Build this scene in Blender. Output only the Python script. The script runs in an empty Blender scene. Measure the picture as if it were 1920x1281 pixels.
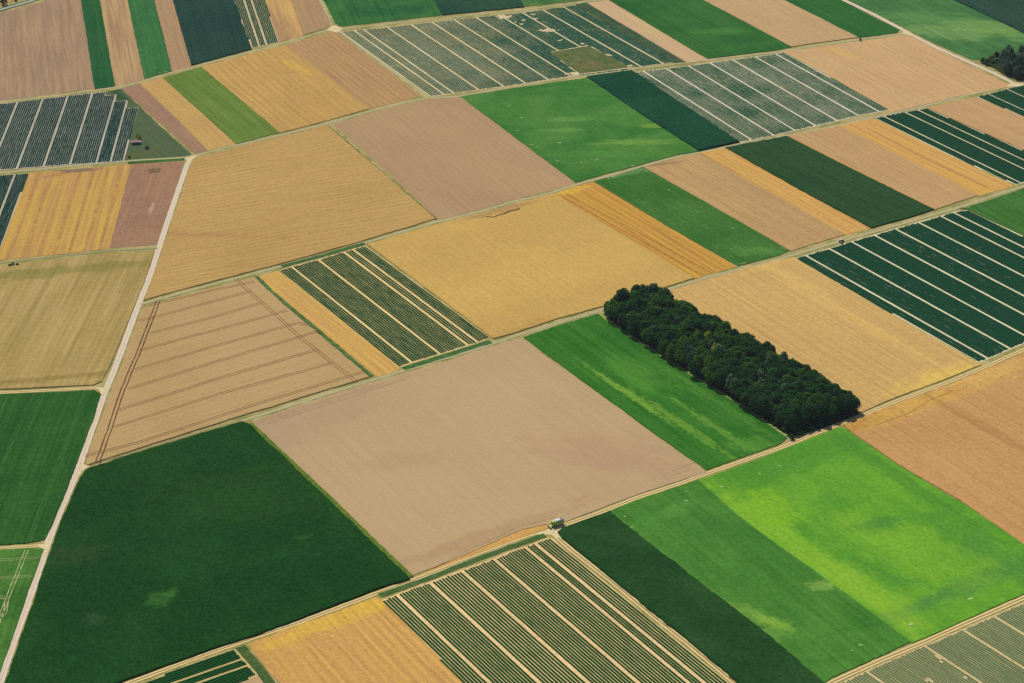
import bpy, bmesh, math, random
from mathutils import Vector, Matrix, noise
R = math.radians
SC = bpy.context.scene
COL = SC.collection

# ---------------------------------------------------------------- camera
cam_data = bpy.data.cameras.new("camera")
cam = bpy.data.objects.new("camera", cam_data); COL.objects.link(cam)
cam_data.sensor_width = 36; cam_data.lens = 70.0
cam_data.clip_start = 1; cam_data.clip_end = 60000
_p, _r = R(28.0), R(-2.0)
_c, _s = math.cos(_r), math.sin(_r)
_Rt = Vector((1, 0, 0)); _Up = Vector((0, math.sin(_p), math.cos(_p))); _Fw = Vector((0, math.cos(_p), -math.sin(_p)))
_right = _c*_Rt + _s*_Up; _up = -_s*_Rt + _c*_Up
_m = Matrix((_right, _up, -_Fw)).transposed().to_4x4(); _m.translation = Vector((0, 0, 650))
cam.matrix_world = _m
SC.camera = cam

# ---------------------------------------------------------------- sky, sun, exposure
SUN_EL, SUN_AZ = 54.0, -24.0     # azimuth measured clockwise from the viewing direction (+y)
w = bpy.data.worlds.new("World"); SC.world = w; w.use_nodes = True
nt = w.node_tree
sky = nt.nodes.new("ShaderNodeTexSky"); sky.sky_type = 'NISHITA'; sky.sun_disc = False
sky.sun_elevation = R(SUN_EL); sky.sun_rotation = R(SUN_AZ); sky.altitude = 400
nt.links.new(sky.outputs[0], nt.nodes["Background"].inputs[0]); nt.nodes["Background"].inputs[1].default_value = 0.09
sl = bpy.data.lights.new("sun", 'SUN'); sl.energy = 4.2; sl.angle = R(0.5); sl.color = (1.0, 0.955, 0.88)
sun = bpy.data.objects.new("sun", sl); COL.objects.link(sun)
_sd = Vector((math.sin(R(SUN_AZ))*math.cos(R(SUN_EL)), math.cos(R(SUN_AZ))*math.cos(R(SUN_EL)), math.sin(R(SUN_EL))))
sun.rotation_euler = _sd.to_track_quat('Z', 'Y').to_euler(); sun.location = _sd*2000
SC.view_settings.view_transform = 'Standard'; SC.view_settings.look = 'None'
SC.view_settings.exposure = 0.0; SC.view_settings.gamma = 1.0
SC.cycles.use_denoising = False; SC.cycles.volume_bounces = 0; SC.cycles.max_bounces = 5; SC.cycles.diffuse_bounces = 3; SC.cycles.glossy_bounces = 2

# ---------------------------------------------------------------- helpers
K = (1.26, 1.25, 1.27)                          # daylight level: picture value / surface colour
def lin(c): c /= 255.0; return c/12.92 if c <= .04045 else ((c+.055)/1.055)**2.4
AIR = (.0055, .0030, .0082)                     # light the thin haze adds over a typical distance
def rgb(t): return tuple(min(.95, max(.15*lin(t[i]), lin(t[i])-AIR[i])/K[i]) for i in range(3)) + (1,)
def tag(o, label=None, cat=None, group=None, kind=None):
    if label: o["label"] = label
    if cat: o["category"] = cat
    if group: o["group"] = group
    if kind: o["kind"] = kind
    return o
def link(name, verts, faces, mat, parent=None, uv=None, mats=None, fm=None):
    me = bpy.data.meshes.new(name); me.from_pydata(verts, [], faces)
    if uv:
        l = me.uv_layers.new(name="uv"); l.data.foreach_set("uv", [c for f in faces for i in f for c in uv[i]])
    for m in (mats or [mat]): me.materials.append(m)
    if fm: me.polygons.foreach_set("material_index", fm)
    o = bpy.data.objects.new(name, me); COL.objects.link(o)
    if parent: o.parent = parent
    return o
class N:
    """small node-building helper"""
    def __init__(s, name):
        s.m = bpy.data.materials.new(name); s.m.use_nodes = True; s.t = s.m.node_tree
        s.b = s.t.nodes["Principled BSDF"]; s.b.inputs["Roughness"].default_value = .92
        s.b.inputs["Specular IOR Level"].default_value = 0.0
    def n(s, typ, **k):
        x = s.t.nodes.new(typ)
        for a, v in k.items(): setattr(x, a, v)
        return x
    def put(s, sock, v):
        if isinstance(v, bpy.types.NodeSocket): s.t.links.new(v, sock)
        else: sock.default_value = v[:3] if sock.type == 'VECTOR' and hasattr(v, '__len__') else v
    def math(s, op, a, b=0.0, c=None, clamp=False):
        x = s.n("ShaderNodeMath", operation=op, use_clamp=clamp); s.put(x.inputs[0], a); s.put(x.inputs[1], b)
        if c is not None: s.put(x.inputs[2], c)
        return x.outputs[0]
    def pos(s): return s.n("ShaderNodeNewGeometry").outputs["Position"]
    def map(s, v, loc=(0,0,0), rot=0, sc=(1,1,1)):
        x = s.n("ShaderNodeMapping", vector_type='POINT'); s.put(x.inputs["Vector"], v)
        x.inputs["Location"].default_value = loc; x.inputs["Rotation"].default_value = (0,0,rot); x.inputs["Scale"].default_value = sc
        return x.outputs[0]
    def noise(s, v, scale, detail=3, rough=.55, dist=0):
        x = s.n("ShaderNodeTexNoise"); s.put(x.inputs["Vector"], v); x.inputs["Scale"].default_value = scale
        x.inputs["Detail"].default_value = detail; x.inputs["Roughness"].default_value = rough; x.inputs["Distortion"].default_value = dist
        return x.outputs["Fac"]
    def ramp(s, f, lo, hi):
        x = s.n("ShaderNodeMapRange", interpolation_type='SMOOTHSTEP'); s.put(x.inputs[0], f)
        x.inputs[1].default_value = lo; x.inputs[2].default_value = hi; return x.outputs[0]
    def mix(s, f, a, b):
        x = s.n("ShaderNodeMix", data_type='RGBA'); s.put(x.inputs[0], f); s.put(x.inputs[6], a); s.put(x.inputs[7], b); return x.outputs[2]
    def scale(s, col, f):
        x = s.n("ShaderNodeVectorMath", operation='SCALE'); s.put(x.inputs[0], col); s.put(x.inputs[3], f); return x.outputs[0]
    def out(s, col): s.put(s.b.inputs["Base Color"], col); return s.m
    def bump(s, h, dist, strength=1.0):
        x = s.n("ShaderNodeBump"); s.put(x.inputs["Height"], h); x.inputs["Distance"].default_value = dist; x.inputs["Strength"].default_value = strength
        s.t.links.new(x.outputs[0], s.b.inputs["Normal"])
def plain(name, c, rough=.6, spec=.3, metal=0.0):
    q = N(name); q.b.inputs["Roughness"].default_value = rough; q.b.inputs["Specular IOR Level"].default_value = spec; q.b.inputs["Metallic"].default_value = metal
    n = q.noise(q.pos(), 2.5, 3); return q.out(q.scale(rgb(c), q.math('MULTIPLY_ADD', n, .25, .87)))
def angle(d): return math.atan2(d[1][1]-d[0][1], d[1][0]-d[0][0])
SEED = [0]
def crop_mat(name, a, b, dir=((0,0),(1,0)), big=70, w=0.5, sw=4.0, streak=.10, grain=.16, gs=.42, stripes=(), blobs=(), bump=.25, sl=140., contrast=(.36,.64), lines=(5.5,.035)):
    """a, b: the two colours of the field; w: share of the row-wise streaks in their mix; sw: streak width (m);
    stripes: (spacing, offset, width, colour, strength); blobs: (centre, ru, rv, angle_deg, colour, strength, noise_scale)"""
    q = N(name); P = q.pos(); SEED[0] += 17.3; s0 = SEED[0]; ang = angle(dir)
    pm = q.map(P, loc=(s0*3, s0, 0))
    U = q.map(P, rot=-ang)
    n1 = q.noise(pm, 1.0/big, 5, .6, .5)
    n2 = q.noise(q.map(U, loc=(s0, s0*2, 0), sc=(1/sl, 1/sw, 1)), 1.0, 4, .6)
    f = q.math('ADD', q.math('MULTIPLY', n1, 1-w), q.math('MULTIPLY', n2, w))
    col = q.mix(q.ramp(f, *contrast), rgb(a), rgb(b))
    for (sp, off, wd, c, st) in stripes:
        sx = q.n("ShaderNodeSeparateXYZ"); q.put(sx.inputs[0], U)
        wob = q.math('MULTIPLY', q.noise(U, .03, 2), 1.2)
        v = q.math('ADD', sx.outputs[1], wob)
        fr = q.math('FRACT', q.math('DIVIDE', q.math('ADD', v, off + 9000.0), sp))
        d = q.math('MULTIPLY', q.math('ABSOLUTE', q.math('SUBTRACT', fr, .5)), sp)
        mk = q.math('SUBTRACT', 1.0, q.ramp(d, wd*.35, wd*.65))
        br = q.ramp(q.noise(q.map(P, loc=(s0, 0, 0)), .12, 4), .28, .6)
        col = q.mix(q.math('MULTIPLY', q.math('MULTIPLY', mk, br), st), col, rgb(c))
    for (cn, ru, rv, an, c, st, ns) in blobs:
        mp = q.n("ShaderNodeMapping", vector_type='TEXTURE'); q.put(mp.inputs[0], P)
        mp.inputs[1].default_value = (cn[0], cn[1], 0); mp.inputs[2].default_value = (0, 0, R(an)); mp.inputs[3].default_value = (ru, rv, 1000)
        ln = q.n("ShaderNodeVectorMath", operation='LENGTH'); q.put(ln.inputs[0], mp.outputs[0])
        nn = q.noise(q.map(q.map(P, rot=-R(an)), loc=(cn[0], 0, 0), sc=(1/(ns*2.2), 1/ns, 1)), 1.0, 5, .65, .4)
        e = q.math('ADD', ln.outputs[1], q.math('MULTIPLY_ADD', nn, 2.4, -1.2))
        col = q.mix(q.math('MULTIPLY', q.math('SUBTRACT', 1.0, q.ramp(e, .35, 1.05)), st), col, rgb(c))
    g = q.noise(P, gs, 4, .7); g2 = q.noise(P, gs*3.1, 2, .6)
    lum = q.math('ADD', q.math('MULTIPLY_ADD', g, grain*5.5, 1-grain*2.75), q.math('MULTIPLY_ADD', n2, streak*4, -streak*2))
    n4 = q.noise(q.map(U, loc=(s0*5, 3, 0), sc=(1/(sl*.6), 1/1.7, 1)), 1.0, 2, .5)
    lum = q.math('ADD', lum, q.math('MULTIPLY_ADD', n4, streak*4, -streak*2))
    lum = q.math('ADD', lum, q.math('MULTIPLY_ADD', g2, grain*3.0, -grain*1.5))
    if lines:
        sy = q.n("ShaderNodeSeparateXYZ"); q.put(sy.inputs[0], U)
        ph = q.math('ADD', q.math('MULTIPLY', sy.outputs[1], 6.2832/lines[0]), q.math('MULTIPLY', q.noise(q.map(U, sc=(.01, .08, 1)), 1.0, 2), 9.0))
        amp = q.math('MULTIPLY', q.ramp(q.noise(q.map(P, loc=(0, s0, 0)), .02, 3), .3, .62), lines[1])
        lum = q.math('ADD', lum, q.math('MULTIPLY', q.math('SINE', ph), amp))
    if bump: q.bump(g, 1.0, bump)
    return q.out(q.scale(col, lum))
def resample(pts, step, jag, closed=True, sd=0.0):
    out = []; n = len(pts)
    for i in range(n if closed else n-1):
        a = Vector((*pts[i], 0)); b = Vector((*pts[(i+1) % n], 0)); L = (b-a).length
        if L < 1e-6: continue
        k = max(1, int(L/step)); t = (b-a)/L; nr = Vector((-t.y, t.x, 0))
        for j in range(k):
            p = a + (b-a)*(j/k)
            if j: p += nr*(noise.noise(Vector((p.x*.35+sd, p.y*.35, 0)))*jag*1.3 + noise.noise(Vector((p.x*.06, p.y*.06, sd)))*jag*1.3)
            out.append((p.x, p.y))
    if not closed: out.append(tuple(pts[-1]))
    return out
FN = [0]
def field(name, kind, label, cat, poly, mat, h=.06, jag=.35, step=3.0, group=None, z0=-.05, parent=None, grow=.75):
    # crops grow right up to their neighbours and the tracks; every field sits at its own height
    m = len(poly); ar = sum(poly[i][0]*poly[(i+1) % m][1]-poly[(i+1) % m][0]*poly[i][1] for i in range(m)); s_ = 1 if ar > 0 else -1
    if grow:
        P2 = []
        for i in range(m):
            a = Vector((poly[i][0]-poly[i-1][0], poly[i][1]-poly[i-1][1], 0)).normalized(); c = Vector((poly[(i+1) % m][0]-poly[i][0], poly[(i+1) % m][1]-poly[i][1], 0)).normalized()
            na, nc = Vector((a.y, -a.x, 0))*s_, Vector((c.y, -c.x, 0))*s_; d = (na+nc); k = grow/max(.5, d.length_squared/2)
            P2.append((poly[i][0]+d.x*k, poly[i][1]+d.y*k))
        poly = P2
    FN[0] += 1; h += .0011*(FN[0] % 40)
    pts = resample(poly, step, jag, True, len(label)*1.7) if jag else list(poly)
    n = len(pts); cx = sum(p[0] for p in pts)/n; cy = sum(p[1] for p in pts)/n
    if h >= .35:                       # a standing crop: the outer plants are lower and ragged
        area = sum(pts[i][0]*pts[(i+1) % n][1]-pts[(i+1) % n][0]*pts[i][1] for i in range(n)); sg = 1 if area > 0 else -1
        nr = []
        for i in range(n):
            t = Vector((pts[(i+1) % n][0]-pts[i-1][0], pts[(i+1) % n][1]-pts[i-1][1], 0)).normalized(); nr.append((-t.y*sg, t.x*sg))
        rag = [1+.35*noise.noise(Vector((x*.9, y*.9, 2))) for x, y in pts]
        d = h*.45
        v = [(x-cx+a[0]*d*1.9, y-cy+a[1]*d*1.9, h) for (x, y), a in zip(pts, nr)] + [(x-cx+a[0]*d*.8, y-cy+a[1]*d*.8, h*min(.98, .84*k)) for (x, y), a, k in zip(pts, nr, rag)] \
          + [(x-cx, y-cy, h*.34*k) for (x, y), k in zip(pts, rag)] + [(x-cx, y-cy, z0) for x, y in pts]
        f = [tuple(range(n))] + [(r*n+i, (r+1)*n+i, (r+1)*n+(i+1) % n, r*n+(i+1) % n) for r in range(3) for i in range(n)]
    else:
        v = [(x-cx, y-cy, h) for x, y in pts] + [(x-cx, y-cy, z0) for x, y in pts]
        f = [tuple(range(n))] + [(i, n+i, n+(i+1) % n, (i+1) % n) for i in range(n)]
    me = bpy.data.meshes.new(name); me.from_pydata(v, [], f); me.materials.append(mat)
    if me.polygons[0].normal.z < 0:
        me.flip_normals()
    o = bpy.data.objects.new(name, me); COL.objects.link(o); o.location = (cx, cy, 0)
    if parent:
        o.parent = parent; o.matrix_parent_inverse = Matrix.Translation(-Vector(parent.location))
    return tag(o, label, cat, group, kind)
def ribbon(name, pts, width, mat, z, h=None, jag=.15, step=4.0, kind=None, label=None, cat=None, parent=None, group=None, wend=None):
    """a strip along a polyline; h gives it thickness"""
    P = []; 
    for i in range(len(pts)-1):
        a, b = Vector((*pts[i], 0)), Vector((*pts[i+1], 0)); k = max(1, int((b-a).length/step))
        P += [a+(b-a)*(j/k) for j in range(k)]
    P.append(Vector((*pts[-1], 0)))
    o0 = Vector(P[0]) if not parent else Vector(parent.location)
    o0.z = 0
    v, f, uv = [], [], []; s = 0.0; top = z
    for i, p in enumerate(P):
        t = (P[min(i+1, len(P)-1)] - P[max(i-1, 0)]).normalized(); nr = Vector((-t.y, t.x, 0))
        if i: s += (p-P[i-1]).length
        ww = width + ((wend-width)*i/(len(P)-1) if wend is not None else 0)
        l = ww/2 + noise.noise(Vector((p.x*.2, p.y*.2, 3)))*jag*2; r = ww/2 + noise.noise(Vector((p.x*.2, p.y*.2, 9)))*jag*2
        l = max(.02, l); r = max(.02, r)
        for q, u in ((p+nr*l, l), (p-nr*r, -r)):
            q = q-o0; v.append((q.x, q.y, top)); uv.append((u, s))
        if h:
            for q, u in ((p+nr*(l+.05), l), (p-nr*(r+.05), -r)):
                q = q-o0; v.append((q.x, q.y, top-h)); uv.append((u, s))
    k = 4 if h else 2
    for i in range(len(P)-1):
        a, b = i*k, (i+1)*k
        f.append((a, a+1, b+1, b))
        if h: f += [(a+2, a, b, b+2), (a+1, a+3, b+3, b+1)]
    if h: f += [(0, 2, 3, 1), ((len(P)-1)*k, (len(P)-1)*k+1, (len(P)-1)*k+3, (len(P)-1)*k+2)]
    o = link(name, v, f, mat, parent, uv)
    if not parent: o.location = o0
    return tag(o, label, cat, group, kind)
def rows(parent, poly, alleys, mat, pitch=1.83, width=1.15, height=.55, holes=(), gap=0.0, step=1.8, gapfn=None, name="plant_rows", wfn=None, seed=1):
    """planted rows across a field, one slot left free at every alley line"""
    rnd = random.Random(seed); ang = angle(alleys[0]); c, s = math.cos(ang), math.sin(ang)
    tu = lambda p: (p[0]*c+p[1]*s, -p[0]*s+p[1]*c)
    PP = [[tu(p) for p in poly]] + [[tu(p) for p in h] for h in holes]
    av = sorted(sum(tu(p)[1] for p in a)/2 for a in alleys)
    vmin = min(p[1] for p in PP[0]); vmax = max(p[1] for p in PP[0]); vs = []
    def fill(a, b, ends):
        n = max(1, round((b-a)/pitch)); d = (b-a)/n
        return [a+d*i for i in range(1, n)]
    for a, b in zip(av, av[1:]): vs += fill(a, b, 1)
    x = av[0]-pitch
    while x > vmin: vs.append(x); x -= pitch
    x = av[-1]+pitch
    while x < vmax: vs.append(x); x += pitch
    o0 = parent.location; V, F = [], []
    for v0 in sorted(vs):
        cuts = []
        for pg in PP:
            for i in range(len(pg)):
                (x1, y1), (x2, y2) = pg[i], pg[(i+1) % len(pg)]
                if (y1 > v0) != (y2 > v0): cuts.append(x1+(v0-y1)/(y2-y1)*(x2-x1))
        cuts.sort()
        for u0, u1 in zip(cuts[::2], cuts[1::2]):
            u0 += rnd.uniform(0, 1.2); u1 -= rnd.uniform(0, 1.2)
            n = int((u1-u0)/step)
            if n < 1: continue
            prev = False
            for i in range(n+1):
                u = u0+(u1-u0)*i/n; X, Y = u*c-v0*s, u*s+v0*c
                g = gap if gapfn is None else gapfn(X, Y)
                if rnd.random() < g: prev = False; continue
                k = 1+.14*noise.noise(Vector((u*.12, v0*3.1, seed))); ww = (wfn(X, Y) if wfn else width)*k/2; hh = height*rnd.uniform(.92, 1.08); dv = .12*noise.noise(Vector((u*.05, v0, 5)))
                b = len(V)
                for dd, zz in ((-ww+dv, .06), (-ww*.72+dv, hh), (ww*.72+dv, hh*rnd.uniform(.9, 1.08)), (ww+dv, .06)):
                    vv = v0+dd; V.append((u*c-vv*s-o0.x, u*s+vv*c-o0.y, zz))
                if prev:
                    F += [(b-4, b, b+1, b-3), (b-3, b+1, b+2, b-2), (b-2, b+2, b+3, b-1)]
                prev = True
    o = link(name, V, F, mat, parent); o["kind"] = "stuff"
    return o
def foliage_mat(name, c1, c2, trans=.25, sc=.9, var=.5, speck=None):
    q = N(name); P = q.pos(); oi = q.n("ShaderNodeObjectInfo")
    n = q.noise(P, sc, 3, .6)
    f = q.math('ADD', q.math('MULTIPLY', n, 1-var), q.math('MULTIPLY', oi.outputs["Random"], var))
    col = q.mix(q.ramp(f, .25, .75), rgb(c1), rgb(c2))
    if speck:      # dry or missing leaves: colour, share of the noise range, scale
        sp = q.noise(q.map(P, loc=(9, 4, 0)), speck[2], 3, .75); pt = q.noise(q.map(P, loc=(50, 4, 0)), .035, 3, .6)
        col = q.mix(q.ramp(q.math('ADD', q.math('MULTIPLY', sp, .7), q.math('MULTIPLY', pt, .3)), speck[1], speck[1]+.06), col, rgb(speck[0]))
    g = q.noise(P, sc*3, 2); col = q.scale(col, q.math('MULTIPLY_ADD', g, .5, .75))
    tr = q.n("ShaderNodeBsdfTranslucent"); q.put(tr.inputs[0], q.scale(col, 1.3))
    mx = q.n("ShaderNodeMixShader"); mx.inputs[0].default_value = trans
    q.put(q.b.inputs["Base Color"], col); q.t.links.new(q.b.outputs[0], mx.inputs[1]); q.t.links.new(tr.outputs[0], mx.inputs[2])
    q.t.links.new(mx.outputs[0], q.t.nodes["Material Output"].inputs[0]); return q.m
# ---------------------------------------------------------------- ground
gm = crop_mat("dry_verge_grass", (186,166,112), (142,138,80), big=18, w=.1, grain=.3, gs=.8)
g = link("ground", [(-9000,-3000,0),(9000,-3000,0),(9000,22000,0),(-9000,22000,0)], [(0,1,2,3)], gm)
tag(g, "dry grassy ground between the tracks and the fields", "ground", kind="structure")

# crop colours
D_ROW = [(93.9,1959.8),(95.0,1959.7)]
TAN, TAN2 = (193,161,110), (184,152,112)

def F(name, kind, label, cat, poly, h, a, b, dir, **k):
    fk = {x: k.pop(x) for x in ("jag", "step", "z0", "grow") if x in k}
    return field(name, kind, label, cat, poly, crop_mat(name, a, b, dir, **k), h=h, **fk)

# ---- west block (left of the pale farm road)
W1 = F("grass_field","stuff","bright green low crop with pale wheel tracks in the bottom left corner","green crop",
  [(-334.0,982.5),(-290.1,983.2),(-280.4,982.0),(-280.9,944.5),(-281.0,904.6),(-281.3,864.3),(-281.6,816.2),(-295.5,817.0)], .5, (62,104,46),(84,126,58), [(-291.3,981.6),(-290.2,909.2)], big=45, w=.2, grain=.2)
W2 = F("beet_field","stuff","dark green beet crop left of the farm road, between two side tracks","green crop",
  [(-377.8,1171.4),(-309.6,1171.7),(-282.5,1172.7),(-277.2,1166.5),(-276.8,1138.7),(-277.5,1100.6),(-278.4,1052.5),(-280.2,1007.6),(-281.9,992.8),(-292.0,989.5),(-335.3,988.2)], .55, (44,86,42),(58,98,46), [(-291.1,1168.2),(-294.0,994.7)], big=60, w=.5, sw=3, grain=.22, stripes=((17,3,.9,(84,122,70),.38),))
W3 = F("wheat_field","stuff","olive tinged ripe grain field left of the farm road above the pale side track","grain crop",
  [(-423.7,1369.4),(-388.2,1374.0),(-347.2,1381.0),(-307.2,1389.2),(-273.0,1388.3),(-272.9,1351.0),(-274.3,1301.4),(-276.2,1246.6),(-278.0,1204.5),(-279.5,1185.0),(-283.9,1180.9),(-311.2,1179.9),(-379.5,1178.9)], .8, (166,142,86),(182,154,98), [(-292.1,1384.1),(-304.7,1183.8)], big=90, w=.55, sw=5, grain=.12,
  blobs=(([(-360.4,1357.0)][0],160,12,8,(128,122,62),.6,10),([(-316.8,1190.7)][0],200,5,6,(140,118,66),.6,6)))
W4a = F("vegetable_field","structure","pale soil of the narrow row crop at the left edge, below the side track","field soil",
  [(-465.1,1547.7),(-402.2,1553.4),(-394.5,1388.6),(-427.3,1384.6)], .05, (196,184,160),(176,160,132), [(-413.4,1551.0),(-409.1,1473.4)], jag=.1)
W4b = F("stubble_field","structure","golden stubble field with brown harvest stripes at the left edge","stubble field",
  [(-401.0,1554.5),(-359.7,1560.0),(-318.2,1565.5),(-309.6,1399.0),(-349.1,1391.6),(-392.3,1385.6)], .1, (208,166,84),(184,138,86), [(-327.7,1562.9),(-319.4,1395.9)], big=40, w=.85, sw=4.5, streak=.12, grain=.14,
  stripes=((11.5,3,3.2,(172,124,80),.7),), blobs=(([(-361.0,1556.6)][0],24,6,7,(134,108,88),.95,6),([(-379.8,1546.9)][0],12,3,7,(172,128,90),.8,6)))
W4c = F("fallow_field","structure","mauve brown bare soil field in the corner left of the road junction","bare field",
  [(-316.5,1566.5),(-273.3,1568.4),(-272.8,1526.3),(-273.4,1402.8),(-308.5,1399.8)], .06, (166,126,98),(152,114,92), [(-292.4,1562.0),(-295.1,1403.6)], big=30, w=.4, grain=.18,
  blobs=(([(-295.3,1550.8)][0],9,7,0,(104,84,62),.7,4),([(-286.9,1473.5)][0],3,14,0,(196,168,140),.6,3)))
W4v = ribbon("grass_strip", [(-320.6,1569.2),(-293.7,1571.4),(-273.0,1573.1)], 5, crop_mat("lush_grass",(52,92,44),(74,112,58),big=12,grain=.3), .2, .25, .3, kind="stuff", label="strip of lush green grass along the track above the bare corner field", cat="grass")

# ---- above the west side track
N2 = F("meadow","stuff","dark olive meadow triangle around the small hut beside the vegetable rows","grass",
  [(-371.4,1739.3),(-355.2,1748.8),(-304.7,1650.0),(-268.9,1583.3),(-274.0,1580.2),(-303.7,1578.2),(-325.6,1575.5),(-330.0,1577.0),(-338.0,1682.6)], .12, (92,102,72),(80,98,68), [(-354.9,1747.4),(-269.3,1583.3)], big=30, w=.5, sw=5, grain=.16,
  blobs=(([(-318.5,1585.4)][0],30,12,5,(96,98,56),.6,8),([(-351.9,1727.9)][0],20,9,-60,(50,78,48),.8,8)))
N1P = [(-502.8,1710.1),(-461.0,1719.5),(-414.3,1731.2),(-368.4,1741.8),(-367.3,1732.1),(-357.2,1733.8),(-355.4,1716.0),(-344.4,1717.7),(-342.3,1697.5),(-331.9,1699.1),(-325.4,1574.3),(-370.6,1570.2),(-428.2,1563.8),(-467.8,1559.2)]
N1 = F("vegetable_field","structure","pale soil of the dark row crop with stepped end left of the meadow hut","field soil", N1P, .16, (196,186,166),(170,160,140), [(-379.5,1737.4),(-371.0,1572.5)], jag=.1)
F("plough_strip","structure","narrow mauve brown bare strip right of the dark meadow triangle","bare field",
  [(-353.9,1750.0),(-339.2,1761.2),(-293.1,1669.3),(-256.0,1590.4),(-264.9,1584.1),(-306.1,1660.3)], .06, (166,130,100),(152,118,96), [(-339.2,1761.2),(-256.0,1590.4)], big=40, w=.7, grain=.14)
F("stubble_strip","structure","yellowish tan stubble strip between the brown bare strip and the small green field","stubble field",
  [(-338.2,1761.1),(-319.9,1773.4),(-233.2,1603.9),(-254.8,1591.5),(-292.1,1669.2)], .1, (202,162,96),(186,148,92), [(-319.9,1773.4),(-233.2,1603.9)], big=40, w=.7, grain=.14, sw=3)
F("clover_field","stuff","small mid green field with dark right edge between tan stubble strips","green crop",
  [(-318.6,1774.7),(-286.9,1798.9),(-197.3,1626.3),(-231.8,1603.8)], .45, (98,122,54),(110,132,62), [(-286.9,1798.9),(-197.3,1626.3)], big=50, w=.5, grain=.15, jag=.2)
F("wheat_field","stuff","golden tan grain field above the side track, left of the darker tan one","grain crop",
  [(-285.6,1800.2),(-237.6,1834.0),(-210.2,1852.5),(-162.9,1756.4),(-121.7,1675.1),(-153.7,1652.4),(-186.1,1631.5),(-195.9,1626.2)], .7, (198,158,92),(186,146,88), [(-210.2,1852.5),(-121.7,1675.1)], big=70, w=.6, sw=4, grain=.12, lines=(7,.09),
  blobs=(([(-192.7,1788.0)][0],30,9,-58,(206,164,84),.8,8),))
F("stubble_field","structure","brown tan stubble field left of the long gravel road to the top junction","stubble field",
  [(-209.7,1852.4),(-191.8,1870.8),(-166.2,1888.6),(-161.6,1881.8),(-114.9,1787.4),(-75.5,1703.8),(-88.8,1694.4),(-121.2,1675.1),(-162.4,1756.4)], .1, (186,148,98),(172,134,94), [(-161.6,1881.8),(-75.5,1703.8)], big=60, w=.75, sw=4, grain=.12, lines=(6,.1))

# ---- top left row
F("fallow_field","structure","wide brown striped bare field in the top left corner below the paved road","bare field",
  [(-559.9,1956.2),(-516.7,1983.5),(-478.7,2015.7),(-451.0,2048.2),(-438.4,2018.3),(-379.6,1752.6),(-414.4,1742.1),(-463.0,1729.1),(-505.0,1719.7)], .06, (158,128,104),(172,140,106), [(-440.1,2018.5),(-383.1,1761.3)], big=60, w=.75, sw=5, grain=.14)
F("beet_strip","stuff","first slim dark green strip from the left at the top","green crop",
  [(-463.5,2131.7),(-442.0,2129.2),(-419.6,2016.2),(-362.3,1756.4),(-378.9,1751.1),(-438.4,2018.3)], .5, (38,88,50),(50,96,54), [(-419.6,2016.2),(-362.3,1756.4)], big=60, w=.4, grain=.16)
F("fallow_strip","structure","slim brown strip between the two slim green strips at the top left","bare field",
  [(-442.0,2129.2),(-410.9,2125.6),(-388.9,2012.8),(-336.1,1770.7),(-361.8,1756.4),(-419.6,2016.2)], .06, (168,134,100),(190,154,108), [(-388.9,2012.8),(-336.1,1770.7)], big=50, w=.85, sw=4, grain=.14)
F("beet_strip","stuff","second slim green strip from the left at the top","green crop",
  [(-410.9,2125.6),(-384.8,2122.6),(-361.7,2009.9),(-313.8,1791.4),(-336.0,1773.6),(-388.9,2012.8)], .5, (54,104,58),(66,114,64), [(-361.7,2009.9),(-313.8,1791.4)], big=50, w=.4, grain=.2)
F("fallow_strip","structure","slim brown strip with a yellow right edge beside the dark slate field","bare field",
  [(-384.8,2122.6),(-363.4,2120.2),(-340.7,2007.6),(-296.6,1802.8),(-313.3,1791.4),(-361.7,2009.9)], .06, (180,144,106),(166,132,100), [(-340.7,2007.6),(-296.6,1802.8)], big=50, w=.85, sw=3, grain=.14)
F("maize_field","stuff","dark slate green field at the top, left of the pale striped vegetable plot","green crop",
  [(-362.8,2120.1),(-297.2,2112.6),(-277.6,2000.6),(-243.3,1845.2),(-295.9,1805.7),(-340.7,2007.6)], 1.2, (38,63,56),(43,70,60), [(-277.6,2000.6),(-243.3,1845.2)], big=80, w=.3, grain=.12)
O7P = [(-297.2,2112.6),(-264.3,2108.8),(-244.5,1997.0),(-218.5,1864.2),(-242.2,1849.7),(-277.6,2000.6)]
O7 = F("vegetable_field","structure","pale soil of the narrow green striped vegetable plot at the top left","field soil", O7P, .06, (208,186,150),(190,168,134), [(-244.5,1997.0),(-218.5,1864.2)], jag=.1)
F("stubble_field","structure","striped yellow and mauve brown stubble right of the narrow vegetable plot","stubble field",
  [(-264.3,2108.8),(-236.1,2105.5),(-216.6,1993.9),(-194.3,1882.0),(-217.5,1864.1),(-244.5,1997.0)], .08, (172,136,98),(202,160,96), [(-216.6,1993.9),(-194.3,1882.0)], big=30, w=.85, sw=7, grain=.12)
F("fallow_field","structure","plain brown field left of the road at the top junction","bare field",
  [(-234.9,2105.4),(-211.5,2102.7),(-188.1,1990.8),(-170.7,1910.0),(-173.9,1900.6),(-193.8,1883.6),(-216.0,1993.9)], .5, (176,142,104),(170,136,98), [(-188.1,1990.8),(-170.7,1910.0)], big=30, w=.3, grain=.1)
F("grass_field","stuff","mid green field right of the top junction above the gravel track","green crop",
  [(-204.5,2101.9),(-83.7,2088.0),(-69.0,1977.7),(-58.9,1927.5),(-120.2,1912.7),(-159.2,1903.9),(-165.1,1914.3),(-182.0,1990.1)], .4, (40,92,54),(66,112,56), [(-69.0,1977.7),(-58.9,1927.5)], big=50, w=.2, grain=.12)
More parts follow.
